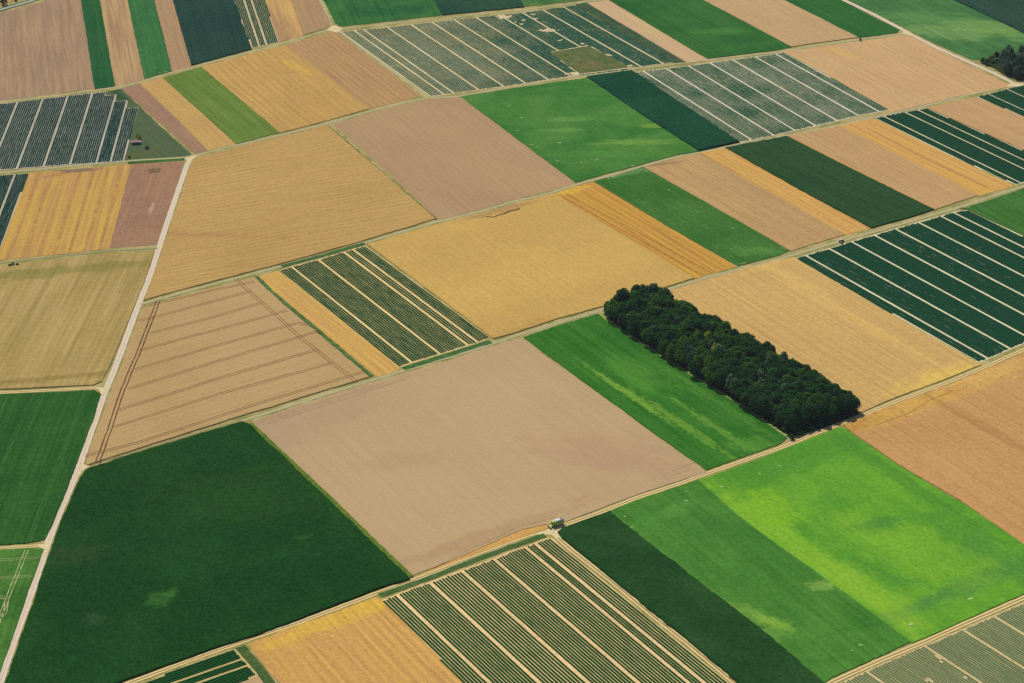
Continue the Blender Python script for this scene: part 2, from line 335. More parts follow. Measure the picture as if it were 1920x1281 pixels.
F("maize_field","stuff","dark slate green field at the top centre beyond the gravel track","green crop",
  [(-82.6,2087.9),(8.3,2077.4),(19.9,1967.9),(23.7,1943.7),(-57.8,1927.4),(-68.4,1977.6)], 1.2, (38,70,56),(46,78,60), [(-130.9,1984.5),(-130.2,1982.7)], big=60, w=.2, grain=.12)
F("grass_field","stuff","small patchy olive green field at the top centre beside the slate green one","green crop",
  [(9.4,2077.3),(65.4,2070.9),(83.4,1967.9),(85.2,1960.8),(24.9,1945.2),(21.0,1967.8)], .3, (62,106,58),(92,124,70), [(-130.9,1984.5),(-130.2,1982.7)], big=20, w=.3, grain=.2)

# ---- big striped vegetable field at the top
Q1P = [(-157.7,1887.7),(-119.4,1894.9),(-50.1,1911.8),(22.3,1927.1),(76.9,1944.6),(161.0,1768.3),(117.7,1756.9),(71.9,1744.4),(18.1,1726.0),(-65.8,1701.5)]
Q1H = [(46.3,1807.9),(83.3,1823.7),(117.9,1759.7),(117.9,1752.6),(71.7,1741.6)]
Q1 = F("vegetable_field","structure","pale soil of the wide vegetable field at the top centre with a green notch","field soil", Q1P, .06, (222,206,164),(202,180,134), [(-68.7,1907.2),(19.6,1728.6)], jag=.1)
F("grass_plot","stuff","small olive green and brown plot cut into the top centre vegetable field","grass",
  [(47.3,1806.3),(83.1,1820.7),(117.4,1759.8),(72.0,1747.2)], .3, (84,102,60),(112,112,70), [(83.2,1822.2),(117.9,1759.7)], big=14, w=.3, grain=.14,
  blobs=(([(83.8,1764.6)][0],22,14,0,(124,112,74),.6,8),))
F("grass_strip","stuff","olive faded strip along the right edge of the top centre vegetable field","grass",
  [(77.0,1946.3),(87.5,1950.3),(170.9,1767.3),(160.9,1766.9)], .3, (84,98,66),(56,82,62), [(86.9,1950.3),(170.4,1767.4)], big=20, w=.4, grain=.2, sw=2)
F("stubble_strip","structure","pale tan stubble strip between the vegetable field and the green field at the top","stubble field",
  [(89.1,1950.1),(110.1,1956.3),(191.5,1772.5),(172.6,1768.6)], .1, (206,176,124),(198,160,128), [(110.1,1956.3),(191.5,1772.5)], big=50, w=.9, sw=4, grain=.08)
F("beet_field","stuff","bright green field at the top right of centre beside the pale tan strip","green crop",
  [(112.3,1956.1),(127.3,1969.9),(150.4,2061.1),(167.4,2059.2),(205.1,1947.6),(274.7,1797.9),(262.2,1791.8),(193.3,1775.2)], .5, (46,96,48),(62,108,52), [(205.1,1947.6),(274.7,1797.9)], big=70, w=.3, grain=.14,
  blobs=(([(212.8,1848.7)][0],30,15,0,(86,136,66),.5,14),))
F("wheat_field","stuff","pale tan grain field at the top right between two green fields","grain crop",
  [(168.5,2059.0),(244.9,2050.2),(285.8,1938.7),(341.6,1818.2),(288.8,1804.0),(275.9,1799.3),(206.2,1947.5)], .8, (196,162,116),(190,154,110), [(285.8,1938.7),(341.6,1818.2)], big=80, w=.5, grain=.08)
F("beet_field","stuff","bright green wedge at the top right left of the pale road","green crop",
  [(246.0,2050.1),(313.0,2042.4),(342.7,1932.5),(364.8,1880.3),(384.7,1835.3),(380.3,1828.0),(343.6,1818.0),(286.9,1938.6)], .5, (48,98,50),(58,106,52), [(285.8,1938.7),(341.6,1818.2)], big=60, w=.3, grain=.14)
F("grass_field","stuff","large green field with yellowish patches right of the pale road in the top right corner","green crop",
  [(318.5,2041.8),(418.1,2030.3),(454.3,1920.2),(497.5,1817.3),(544.2,1714.1),(536.1,1684.6),(480.6,1743.2),(443.4,1747.0),(435.6,1747.7),(415.2,1787.9),(397.4,1826.2),(392.7,1839.2),(370.6,1889.5),(349.6,1935.1)], .3, (64,108,62),(78,122,68), [(453.8,1920.3),(497.0,1817.3)], big=50, w=.3, grain=.14,
  blobs=(([(440.7,1821.7)][0],85,28,-10,(118,154,86),.75,16),([(469.8,1837.3)][0],55,24,-10,(122,156,84),.7,12),([(424.0,1865.9)][0],60,24,-10,(100,146,80),.55,14)))
F("maize_field","stuff","dark slate green field in the top right corner","green crop",
  [(419.2,2030.2),(625.1,2006.5),(545.7,1719.6),(498.3,1820.3),(455.4,1920.1)], 1.8, (44,70,60),(50,77,64), [(453.8,1920.3),(497.0,1817.3)], big=80, w=.3, grain=.12)

# ---- second belt: below the upper track
F("ploughed_field","structure","mauve brown bare field in the upper middle","bare field",
  [(-150.2,1641.9),(-116.5,1666.8),(-86.1,1684.8),(-67.1,1693.6),(-40.6,1697.7),(10.6,1591.2),(55.4,1494.3),(37.1,1481.8),(4.0,1464.4),(-23.0,1447.9),(-53.8,1432.1),(-96.9,1526.5)], .06, (181,147,109),(173,139,104), [(-40.6,1697.7),(55.4,1494.3)], big=110, w=.45, sw=7, grain=.08, streak=.06)
F("beet_field","stuff","large bright green field in the upper middle with pale flecks and yellow patches","green crop",
  [(-37.7,1697.5),(17.9,1716.4),(77.8,1734.0),(122.9,1633.9),(162.5,1551.3),(145.4,1545.8),(114.6,1529.1),(74.7,1505.7),(56.7,1495.2),(15.1,1583.6)], .5, (58,112,50),(84,130,60), [(77.3,1734.1),(161.1,1550.2)], big=60, w=.12, grain=.16, streak=.03, lines=(3.5,.015),
  blobs=(([(110.3,1574.9)][0],46,8,-2,(116,154,70),.7,6),([(55.9,1632.6)][0],26,9,0,(104,148,76),.6,10),([(52.6,1608.0)][0],22,6,0,(104,148,76),.6,8),([(129.1,1610.8)][0],16,7,0,(128,160,70),.6,8),([(81.7,1551.6)][0],40,8,-10,(86,140,64),.5,10)))
F("maize_field","stuff","dark blue green tall crop strip between the bright green field and the speckled rows","green crop",
  [(78.3,1735.4),(119.6,1748.1),(162.7,1648.0),(198.1,1568.0),(162.9,1551.2),(122.2,1636.5)], 1.9, (36,78,54),(28,66,50), [(119.6,1748.1),(198.1,1568.0)], big=50, w=.3, grain=.2, bump=.4)
S3P = [(120.8,1743.8),(129.9,1747.1),(173.0,1757.0),(237.4,1775.1),(265.7,1784.0),(337.7,1630.1),(308.7,1618.9),(268.5,1599.0),(229.2,1580.7),(199.9,1567.9)]
S3 = F("vegetable_field","structure","pale soil of the speckled vegetable field in the upper right of the centre","field soil", S3P, .06, (224,210,184),(206,190,160), [(130.0,1748.5),(209.2,1573.0)], jag=.1)
F("stubble_field","structure","large tan stubble field at the right below the top junction","stubble field",
  [(267.6,1786.8),(287.1,1792.2),(342.3,1807.5),(384.9,1819.8),(391.6,1817.6),(409.2,1778.2),(431.3,1728.2),(453.7,1681.8),(452.5,1676.6),(411.2,1660.6),(370.0,1639.8),(338.6,1624.9),(304.3,1707.5)], .1, (206,168,118),(196,156,112), [(267.6,1786.8),(338.6,1624.9)], big=70, w=.65, sw=5, grain=.12, lines=(8,.05),
  blobs=(([(318.5,1780.1)][0],30,8,-58,(208,168,100),.7,8),))

ribbon("grass_strip", [(-156.1,1638.7),(-131.2,1587.4),(-102.7,1528.1),(-77.7,1475.7),(-56.3,1431.3)], 2.2, crop_mat("hedge_grass",(82,104,54),(104,120,64),big=8,grain=.3), .45, .5, .3, kind="stuff", label="thin green grass line between the golden grain and the mauve brown field", cat="grass")
ribbon("grass_strip", [(-171.7,1355.7),(-143.8,1371.2),(-110.7,1391.4)], 4.6, crop_mat("headland_grass",(66,98,60),(84,112,64),big=8,grain=.25), .22, .26, .3, kind="stuff", label="green headland strip on the far side of the left centre vegetable plot", cat="grass")
ribbon("grass_strip", [(-74.6,1188.2),(-48.0,1203.8),(-14.8,1223.2)], 5.0, crop_mat("headland_grass_dark",(62,100,56),(78,112,60),big=8,grain=.25), .22, .26, .3, kind="stuff", label="green headland strip on the near side of the left centre vegetable plot", cat="grass")
# ---- third belt
F("wheat_field","stuff","very large golden grain field right of the farm road","grain crop",
  [(-263.2,1574.5),(-231.2,1594.1),(-185.1,1620.2),(-156.0,1637.4),(-102.7,1528.1),(-57.6,1432.4),(-83.1,1415.5),(-110.2,1398.1),(-150.5,1373.6),(-177.6,1358.1),(-224.2,1332.6),(-252.9,1316.3),(-267.7,1306.9),(-266.6,1348.6),(-266.5,1391.6),(-266.1,1440.8),(-265.6,1498.3),(-265.8,1555.1)], .8, (193,156,97),(180,144,87), [(-230.5,1417.8),(-64.8,1473.5)], big=110, w=.4, sw=2.6, sl=60, streak=.08, grain=.12, contrast=(.3,.7), lines=(6.6,.08),
  blobs=(([(-260.0,1420.3)][0],6,120,-100,(176,132,84),.5,8),))
U1P = [(-171.6,1349.3),(-163.2,1355.1),(-143.8,1365.6),(-125.1,1378.2),(-110.4,1386.5),(-61.1,1303.9),(-15.9,1228.8),(-23.7,1223.1),(-49.9,1207.8),(-69.0,1196.9),(-77.3,1191.4)]
U1 = F("vegetable_field","structure","yellow soil of the dark green vegetable plot in the left centre","field soil", U1P, .06, (230,200,138),(216,184,124), [(-143.7,1363.7),(-49.9,1207.8)], jag=.1)
F("wheat_field","stuff","large golden grain field in the centre above the woodland's far end","grain crop",
  [(-108.1,1389.2),(-82.8,1404.6),(-55.7,1421.2),(-23.1,1438.7),(3.8,1454.0),(37.7,1473.2),(88.8,1386.6),(134.8,1311.4),(117.0,1300.5),(89.7,1284.4),(64.6,1270.2),(33.9,1255.1),(0.2,1234.0),(-12.9,1227.8),(-57.2,1303.6)], .8, (206,168,94),(194,156,88), [(37.7,1473.2),(134.8,1311.4)], big=90, w=.3, sw=6, grain=.1, streak=.04,
  blobs=(([(-9.1,1441.6)][0],42,7,30,(174,136,88),.8,6),([(19.1,1241.5)][0],40,14,30,(176,140,80),.4,14)))
F("stubble_field","structure","orange gold striped stubble strip in the centre beside the grain field","stubble field",
  [(39.4,1474.1),(55.0,1485.6),(70.6,1494.0),(123.0,1403.3),(167.4,1328.6),(145.1,1316.8),(136.0,1311.3),(89.6,1386.5)], .12, (206,156,70),(184,134,70), [(70.6,1494.0),(167.4,1328.6)], big=40, w=.85, sw=3.4, streak=.12, grain=.12, lines=(6,.12),
  blobs=(([(51.7,1478.4)][0],20,8,30,(214,174,74),.8,6),))
F("beet_field","stuff","green strip with pale flecks between orange stubble and tan grain in the centre","green crop",
  [(72.4,1495.0),(92.3,1506.4),(113.1,1520.2),(163.6,1435.2),(210.2,1351.9),(202.1,1345.1),(169.8,1329.3),(123.2,1405.3)], .5, (60,106,48),(78,118,56), [(113.1,1520.2),(210.2,1351.9)], big=50, w=.3, grain=.2,
  blobs=(([(187.3,1354.7)][0],36,12,-10,(100,144,72),.5,10),([(101.3,1510.1)][0],22,5,30,(120,156,100),.5,5)))
F("wheat_field","stuff","tan grain strip right of the flecked green strip","grain crop",
  [(114.9,1521.2),(144.6,1536.7),(161.9,1545.5),(212.7,1455.9),(257.0,1377.5),(212.7,1352.6),(164.5,1435.1)], .5, (192,154,104),(182,146,98), [(161.9,1545.5),(257.0,1377.5)], big=60, w=.5, grain=.12, stripes=((13,0,2.2,(170,134,94),.4),), blobs=(([(131.2,1526.5)][0],22,5,14,(150,124,92),.8,5),))
F("stubble_strip","structure","bright yellow striped stubble strip left of the dark green field","stubble field",
  [(163.9,1547.6),(185.0,1556.2),(235.1,1463.5),(277.9,1387.4),(258.2,1377.4),(213.6,1455.9)], .12, (218,172,92),(200,150,90), [(185.0,1556.2),(277.9,1387.4)], big=40, w=.9, sw=2.6, streak=.14, grain=.12, stripes=((5.4,0,1.2,(178,132,70),.6),))
F("beet_field","stuff","dark green broad strip between yellow stubble and tan grain on the right","green crop",
  [(186.4,1556.1),(213.8,1566.6),(239.6,1576.2),(290.7,1487.8),(332.7,1416.7),(309.1,1402.6),(279.1,1387.3),(236.0,1463.4)], 1.1, (44,74,46),(54,80,48), [(239.6,1576.2),(332.7,1416.7)], big=60, w=.6, sw=3, grain=.16)
F("wheat_field","stuff","tan grain strip between the dark green strip and the yellow stubble on the right","grain crop",
  [(241.5,1577.2),(263.8,1586.0),(287.8,1596.0),(331.1,1517.6),(372.3,1441.1),(334.1,1417.6),(291.6,1487.7)], .6, (196,156,108),(186,148,102), [(287.8,1596.0),(372.3,1441.1)], big=60, w=.5, grain=.08)
F("stubble_strip","structure","golden yellow stubble strip left of the dark rows at the right edge","stubble field",
  [(288.9,1597.1),(320.2,1610.3),(364.2,1528.4),(404.1,1457.3),(387.0,1448.2),(373.1,1441.0),(332.0,1517.6)], .12, (216,168,88),(198,148,92), [(320.2,1610.3),(404.1,1457.3)], big=40, w=.85, sw=3.2, streak=.12, grain=.12, lines=(7,.08))
U10P = [(322.7,1611.3),(346.4,1621.6),(369.4,1629.6),(430.4,1527.0),(471.8,1452.5),(486.0,1503.7),(485.4,1501.5),(415.0,1463.9),(407.7,1460.2),(366.4,1528.2)]
U10P = [(322.7,1611.3),(346.4,1621.6),(369.4,1629.6),(430.4,1527.0),(457.5,1478.6),(415.0,1463.9),(407.7,1460.2),(366.4,1528.2)]
U10 = F("vegetable_field","structure","pale soil of the dark rows field at the right edge above the track","field soil", U10P, .06, (222,210,174),(204,190,150), [(330.9,1613.0),(412.4,1461.9)], jag=.1)
F("wheat_field","stuff","tan grain field at the right edge between two dark row crops","grain crop",
  [(371.5,1630.7),(417.6,1650.8),(448.4,1600.7),(491.5,1523.7),(473.0,1456.7),(431.2,1530.3)], .6, (198,158,110),(188,148,106), [(417.6,1650.8),(448.4,1600.7)], big=60, w=.5, grain=.08)
U12P = [(420.0,1653.2),(454.0,1671.0),(489.2,1689.2),(520.0,1626.7),(492.2,1526.0),(449.0,1603.1)]
U12 = F("vegetable_field","structure","pale soil of the dark row crop below the far wood at the right edge","field soil", U12P, .06, (196,186,156),(176,162,130), [(417.6,1650.8),(448.4,1600.7)], jag=.1)

# ---- fourth belt
V0 = F("wheat_field","stuff","tan grain field with brown tramlines beside the farm road","grain crop",
  [(-266.4,1295.7),(-251.3,1304.8),(-222.7,1320.1),(-190.9,1337.2),(-179.3,1315.8),(-136.9,1242.7),(-98.1,1177.9),(-125.9,1162.3),(-163.1,1140.6),(-178.8,1131.9),(-215.7,1109.8),(-240.4,1094.8),(-270.0,1076.6),(-271.3,1080.5),(-271.5,1097.5),(-270.6,1131.3),(-269.9,1170.3),(-268.3,1215.3),(-267.3,1278.0)], .8, (189,156,108),(182,149,100), [(-263.5,1130.8),(-167.6,1188.9)], big=80, w=.3, grain=.07, streak=.04)
ribbon("grass_strip", [(-189.1,1339.8),(-175.1,1312.8),(-152.6,1275.1),(-126.8,1232.3),(-95.6,1179.2)], 2.8, crop_mat("green_verge",(76,106,60),(94,120,68),big=12,grain=.3), .5, .55, .35, kind="stuff", label="narrow green grass strip between the tramlined grain and the yellow stubble", cat="grass")
F("stubble_field","structure","golden stubble strip left of the dark vegetable plot in the left centre","stubble field",
  [(-186.6,1338.7),(-173.9,1347.6),(-121.1,1261.9),(-77.9,1190.0),(-79.6,1185.6),(-92.4,1179.0),(-125.3,1232.2),(-173.5,1312.7)], .1, (214,170,88),(196,150,92), [(-173.9,1347.6),(-77.9,1190.0)], big=30, w=.8, sw=3.2, streak=.12, grain=.12, lines=(5,.1))
V3 = F("ploughed_field","structure","very large pale beige field in the centre with faint dark stains","bare field",
  [(-171.2,1122.4),(-162.1,1129.3),(-125.2,1152.1),(-95.5,1169.6),(-51.8,1192.6),(-13.8,1215.2),(5.6,1225.6),(64.8,1128.8),(115.6,1042.1),(100.8,1034.5),(72.3,1019.9),(45.6,1003.8),(26.0,991.7),(15.8,990.6),(2.4,986.3),(-31.8,961.6),(-60.7,942.8),(-85.5,978.8),(-110.7,1021.6),(-139.7,1067.9)], .35, (191,162,120),(184,154,116), [(5.6,1225.6),(115.6,1042.1)], big=160, w=.3, sw=9, grain=.04, streak=.03, lines=(9,.014), stripes=((24,0,.7,(170,138,106),.3),),
  blobs=(([(-136.8,1118.6)][0],75,28,30,(178,146,116),.55,30),([(64.4,1068.4)][0],60,30,-20,(176,142,112),.5,30),([(19.9,1146.2)][0],90,35,-58,(192,162,118),.5,40),([(-69.5,1070.9)][0],40,16,10,(174,144,110),.35,26),([(-22.8,977.7)][0],90,10,30,(170,138,104),.5,16),([(-141.7,1136.3)][0],110,5,30,(168,138,104),.5,8)))
F("stubble_strip","structure","narrow orange stubble strip along the near track below the beige field","stubble field",
  [(-60.0,940.7),(-31.8,960.0),(2.4,984.6),(17.7,989.9),(15.0,985.5),(2.3,978.4),(-23.8,963.8),(-55.8,942.5)], .1, (214,166,92),(198,150,84), [(-31.8,958.3),(2.3,982.3)], big=20, w=.7, sw=2, grain=.14, jag=.3)
F("maize_field","stuff","huge dark green maize field at the lower left","maize crop",
  [(-269.2,1070.1),(-239.4,1088.1),(-214.8,1102.3),(-177.8,1122.8),(-173.0,1119.7),(-141.4,1068.0),(-111.9,1019.2),(-88.7,980.7),(-63.6,938.2),(-79.1,930.8),(-124.0,902.9),(-145.8,889.9),(-170.4,877.8),(-191.3,865.8),(-214.4,852.3),(-250.8,827.5),(-275.5,828.9),(-275.4,855.3),(-275.5,869.6),(-275.3,898.4),(-274.8,940.0),(-274.7,983.3),(-274.4,1007.3),(-273.1,1030.2),(-272.1,1054.6),(-271.7,1061.5)], 1.25, (32,66,34),(38,74,38), [(-178.0,1124.9),(-63.6,938.2)], big=60, w=.1, sw=4, streak=.03, lines=None, jag=.6, grain=.3, gs=.45, bump=.3,
  blobs=(([(-203.6,926.9)][0],9,10,0,(66,108,50),.6,4),([(-198.2,931.7)][0],5,7,0,(70,112,52),.6,3),([(-126.6,984.2)][0],7,3,20,(56,92,46),.5,3),([(-118.9,964.2)][0],6,2,20,(56,92,46),.5,3),([(-169.6,1033.8)][0],70,40,10,(46,80,38),.4,24),([(-139.1,946.6)][0],60,26,30,(28,62,36),.5,20),([(-257.3,975.6)][0],30,16,0,(58,76,46),.35,14),([(-238.1,908.6)][0],9,8,0,(64,92,62),.4,6)))
ribbon("grass_strip", [(-173.1,1121.1),(-141.5,1070.0),(-111.3,1021.0),(-88.1,981.2),(-62.7,939.8)], 4.8, crop_mat("verge_yellow",(112,124,52),(78,112,42),big=8,grain=.3), .62, .6, .4, kind="stuff", label="yellow green grass strip between the maize and the beige field", cat="grass")
F("beet_field","stuff","bright green field with yellow streaks left of the woodland","green crop",
  [(9.0,1227.7),(33.4,1243.6),(61.7,1258.7),(64.7,1251.9),(90.0,1209.9),(120.3,1161.5),(150.4,1115.9),(171.0,1079.4),(165.3,1072.6),(143.8,1060.5),(117.2,1045.2),(64.9,1130.9)], .5, (52,106,40),(66,118,46), [(9.0,1227.7),(117.2,1045.2)], big=40, w=.5, sw=4, grain=.16,
  blobs=(([(74.5,1143.7)][0],60,3.2,-58,(120,160,62),.9,2.4),([(109.0,1098.3)][0],64,4,-58,(108,152,58),.85,3),([(129.0,1093.5)][0],66,4,-58,(104,150,60),.8,3),([(81.7,1170.9)][0],40,15,-58,(86,138,54),.6,10),([(128.2,1134.9)][0],80,5,-58,(92,142,58),.45,6),([(151.9,1072.2)][0],22,12,0,(96,146,60),.5,8)))
ribbon("grass_strip", [(63.9,1256.9),(90.2,1212.2),(120.5,1163.7),(150.7,1117.9),(171.3,1082.0)], 2.2, crop_mat("pale_margin",(172,170,106),(120,140,74),big=6,grain=.3), .25, .28, .5, kind="stuff", label="pale grassy margin along the left edge of the woodland", cat="grass")
F("wheat_field","stuff","golden tan grain field on the right side of the woodland","grain crop",
  [(103.2,1284.2),(144.1,1307.1),(167.1,1319.6),(200.8,1335.9),(212.5,1339.6),(264.3,1247.4),(312.6,1165.3),(289.1,1150.1),(249.2,1126.4),(222.8,1108.1),(166.5,1188.8)], .6, (206,168,104),(194,156,98), [(212.5,1339.6),(312.6,1165.3)], big=80, w=.65, sw=3.6, streak=.08, grain=.12, stripes=((8,0,1.8,(222,180,108),.4),),
  blobs=(([(281.5,1147.7)][0],42,16,30,(220,184,94),.85,9),([(204.8,1307.7)][0],70,7,-58,(218,180,106),.5,7),([(251.9,1219.9)][0],130,7,-58,(220,182,104),.45,6),([(191.7,1326.6)][0],30,8,30,(216,178,100),.5,8)))
V8P = [(213.0,1337.7),(240.5,1353.1),(279.3,1374.7),(316.1,1394.1),(348.2,1411.3),(358.2,1413.5),(390.2,1361.7),(428.8,1297.0),(412.6,1238.5),(349.4,1194.5),(319.1,1173.1),(313.3,1169.8)]
V8 = F("vegetable_field","structure","pale soil of the big dark row crop at the right edge in the middle","field soil", V8P, .06, (226,216,178),(208,196,154), [(221.8,1343.5),(320.3,1173.8)], jag=.1)
F("beet_field","stuff","mid green striped field at the right edge below the track","green crop",
  [(354.4,1416.9),(383.5,1432.9),(412.0,1451.3),(483.0,1492.8),(429.8,1300.4),(390.8,1364.5),(359.5,1415.4)], .5, (62,106,48),(78,120,60), [(383.5,1432.9),(410.8,1379.3)], big=40, w=.6, sw=4, grain=.14)

# ---- front belt
X0P = [(-215.1,838.8),(-204.9,847.6),(-190.3,858.3),(-169.5,870.6),(-156.2,877.4),(-141.8,854.6),(-152.9,847.0),(-167.5,827.3)]
X0 = F("vegetable_field","structure","pale soil of the dark rows in the bottom left beside the near track","field soil", X0P, .06, (206,184,120),(190,168,110), [(-151.0,869.1),(-185.5,850.2)], jag=.1)
ribbon("grass_strip", [(-153.6,880.2),(-142.5,862.0),(-129.6,838.5)], 5.5, crop_mat("olive_verge",(92,104,60),(66,92,52),big=8,grain=.25), .2, .25, .4, kind="stuff", label="olive green grass strip between the bottom left rows and the orange stubble", cat="grass")
F("fallow_field","structure","small beige field at the bottom edge beside the dark rows","bare field",
  [(-141.1,853.6),(-136.0,856.1),(-123.6,833.7),(-122.1,816.1),(-160.9,818.2),(-151.2,846.9)], .06, (196,164,116),(186,152,110), [(-135.4,856.1),(-123.6,833.7)], big=30, w=.3, grain=.1)
X1 = F("stubble_field","structure","orange gold stubble field with curved harvest marks at the bottom","stubble field",
  [(-149.1,882.3),(-123.5,896.9),(-100.2,910.5),(-81.4,921.6),(-78.6,918.4),(-54.9,879.7),(-32.1,840.7),(-14.9,812.4),(-108.5,817.5),(-134.0,856.0)], .1, (212,164,88),(196,148,88), [(-78.6,918.4),(-32.1,840.7)], big=45, w=.7, sw=3.6, streak=.12, grain=.14, lines=(5,.08),
  stripes=((5.2,1,1.2,(222,178,96),.35),), blobs=(([(-111.2,897.7)][0],60,9,30,(216,172,76),.8,8),([(-85.6,914.7)][0],16,9,10,(218,174,72),.8,6)))
ribbon("grass_strip", [(-79.4,923.5),(-53.3,938.1),(-23.8,956.7),(2.1,971.7),(15.4,978.7)], 4.2, crop_mat("dark_headland",(70,98,54),(84,108,60),big=8,grain=.25), .22, .26, .3, kind="stuff", label="dark green headland grass between the near track and the front vegetable rows", cat="grass")
X2P = [(-77.4,918.8),(-69.2,924.0),(-32.6,945.4),(2.0,966.1),(17.2,975.2),(19.7,974.5),(27.8,959.0),(47.6,928.3),(68.2,894.0),(88.2,862.9),(107.3,831.9),(123.8,804.7),(-14.9,812.4)]
X2 = F("vegetable_field","structure","yellow soil of the large front vegetable field with sandy alleys","field soil", X2P, .06, (238,202,146),(226,188,136), [(-32.6,944.9),(33.5,837.9)], jag=.1)
F("maize_field","stuff","dark green maize strip right of the white track at the bottom","maize crop",
  [(23.7,981.0),(26.3,984.8),(49.4,997.1),(54.6,1000.3),(78.5,959.7),(98.8,927.9),(133.4,871.7),(155.8,830.6),(172.4,802.1),(129.2,804.5),(111.9,833.5),(93.3,865.4),(73.5,897.2),(52.6,931.2),(33.5,962.5),(25.6,974.7)], 1.6, (48,80,44),(38,70,38), [(54.0,999.8),(154.9,830.2)], big=40, w=.1, streak=.02, lines=None, jag=.6, grain=.24, bump=.35)
F("beet_field","stuff","mid green strip with light patches between the front maize and the bright green field","green crop",
  [(55.3,1001.4),(71.7,1012.2),(100.1,1027.2),(110.7,1032.6),(128.6,995.0),(139.7,975.4),(166.0,933.8),(184.4,902.6),(207.9,863.6),(190.8,853.2),(160.2,835.3),(156.8,831.4),(132.8,871.7),(98.2,927.9),(77.9,959.7)], .5, (66,116,48),(82,132,56), [(110.7,1032.6),(207.9,863.6)], big=50, w=.2, grain=.16,
  blobs=(([(169.8,917.3)][0],12,7,0,(124,162,74),.8,4),([(134.5,886.7)][0],22,6,-40,(128,168,64),.85,4),([(95.2,1001.8)][0],20,9,30,(96,148,66),.6,8),([(123.8,894.7)][0],14,8,0,(112,156,66),.6,6),([(135.8,874.4)][0],12,8,0,(112,156,66),.6,6),([(118.5,900.0)][0],14,6,0,(110,150,60),.5,6),([(71.7,985.9)][0],12,30,-58,(84,138,58),.5,8)))
X5 = F("beet_field","stuff","luminous yellow green field at the lower right","green crop",
  [(111.4,1033.1),(142.5,1049.8),(164.1,1062.9),(187.7,1078.2),(207.8,1090.1),(236.2,1039.1),(264.9,996.1),(290.0,950.4),(318.2,897.2),(328.1,932.9),(327.6,931.3),(278.7,904.1),(241.7,882.3),(216.0,866.9),(208.6,863.0),(185.0,902.6),(166.6,933.7),(140.4,975.3),(129.2,994.9)], .5, (88,146,50),(108,162,52), [(207.8,1090.1),(290.0,950.4)], big=36, w=.12, grain=.16, streak=.04, lines=(3.2,.012), contrast=(.34,.64),
  blobs=(([(161.8,955.1)][0],150,13,-58,(132,178,54),.75,9),([(149.4,1001.2)][0],34,20,-58,(128,176,46),.8,10),([(154.8,1043.3)][0],80,20,30,(80,136,50),.75,14),([(197.3,1062.6)][0],60,20,30,(86,144,52),.6,14),
  ([(208.9,977.2)][0],18,12,20,(74,132,56),.8,8),([(241.1,907.9)][0],150,9,30,(84,136,62),.85,9),([(274.6,937.2)][0],60,14,-58,(84,138,58),.7,12),([(236.3,1022.5)][0],120,8,-58,(78,134,52),.6,8),([(213.7,919.9)][0],28,8,-30,(82,140,54),.6,8),([(227.7,945.5)][0],70,26,-50,(130,176,54),.55,16),([(196.1,905.5)][0],60,16,-58,(136,178,56),.6,12)))
X6 = F("wheat_field","stuff","large brown tan grain field at the right edge with a flattened corner","grain crop",
  [(209.5,1092.0),(217.1,1096.9),(247.4,1116.7),(286.8,1139.4),(310.4,1155.1),(345.8,1179.5),(409.1,1225.7),(318.7,899.2),(290.4,952.0),(265.9,997.8),(237.2,1040.9)], .7, (200,152,98),(190,142,90), [(209.5,1092.0),(290.4,952.0)], big=80, w=.5, sw=4, streak=.06, grain=.12, stripes=((15,4,.8,(168,122,78),.55),(9.5,0,1.2,(212,164,100),.3)),
  blobs=(([(247.5,1107.7)][0],95,7,30,(146,104,56),.9,1.6),([(252.8,1108.7)][0],80,10,30,(214,164,84),.6,2.2),([(261.6,1118.5)][0],60,10,30,(216,170,90),.6,4),([(317.4,1150.2)][0],40,14,30,(218,174,98),.7,6),([(295.8,1085.4)][0],70,5,-58,(164,122,72),.5,3)))
X7P = [(165.6,830.5),(189.3,845.0),(214.5,859.4),(239.8,873.7),(276.5,895.1),(325.8,924.5),(290.1,795.6),(123.8,804.7)]
X7 = F("vegetable_field","structure","sandy soil of the grey green row crop in the bottom right corner","field soil", X7P, .06, (212,190,140),(198,174,124), [(238.7,883.0),(260.0,850.7)], jag=.1)
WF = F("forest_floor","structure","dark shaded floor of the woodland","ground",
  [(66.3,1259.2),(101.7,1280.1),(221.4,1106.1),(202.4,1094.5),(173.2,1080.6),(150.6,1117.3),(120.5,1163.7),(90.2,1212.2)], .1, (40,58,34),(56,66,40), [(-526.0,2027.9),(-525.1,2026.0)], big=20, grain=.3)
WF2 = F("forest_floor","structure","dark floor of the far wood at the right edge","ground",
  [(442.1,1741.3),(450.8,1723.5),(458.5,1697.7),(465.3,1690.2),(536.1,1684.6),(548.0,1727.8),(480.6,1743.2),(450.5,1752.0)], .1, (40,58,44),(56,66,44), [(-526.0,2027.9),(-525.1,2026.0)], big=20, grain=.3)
F("stubble_field","structure","tan field corner beyond the paved road in the top left","stubble field",
  [(-586.5,2070.5),(-553.6,2103.9),(-521.2,2081.6),(-512.2,2026.4),(-526.4,2003.5),(-567.1,1987.3)], .1, (206,158,100),(190,148,96), [(-526.0,2027.9),(-512.5,2044.2)], big=20, grain=.1)

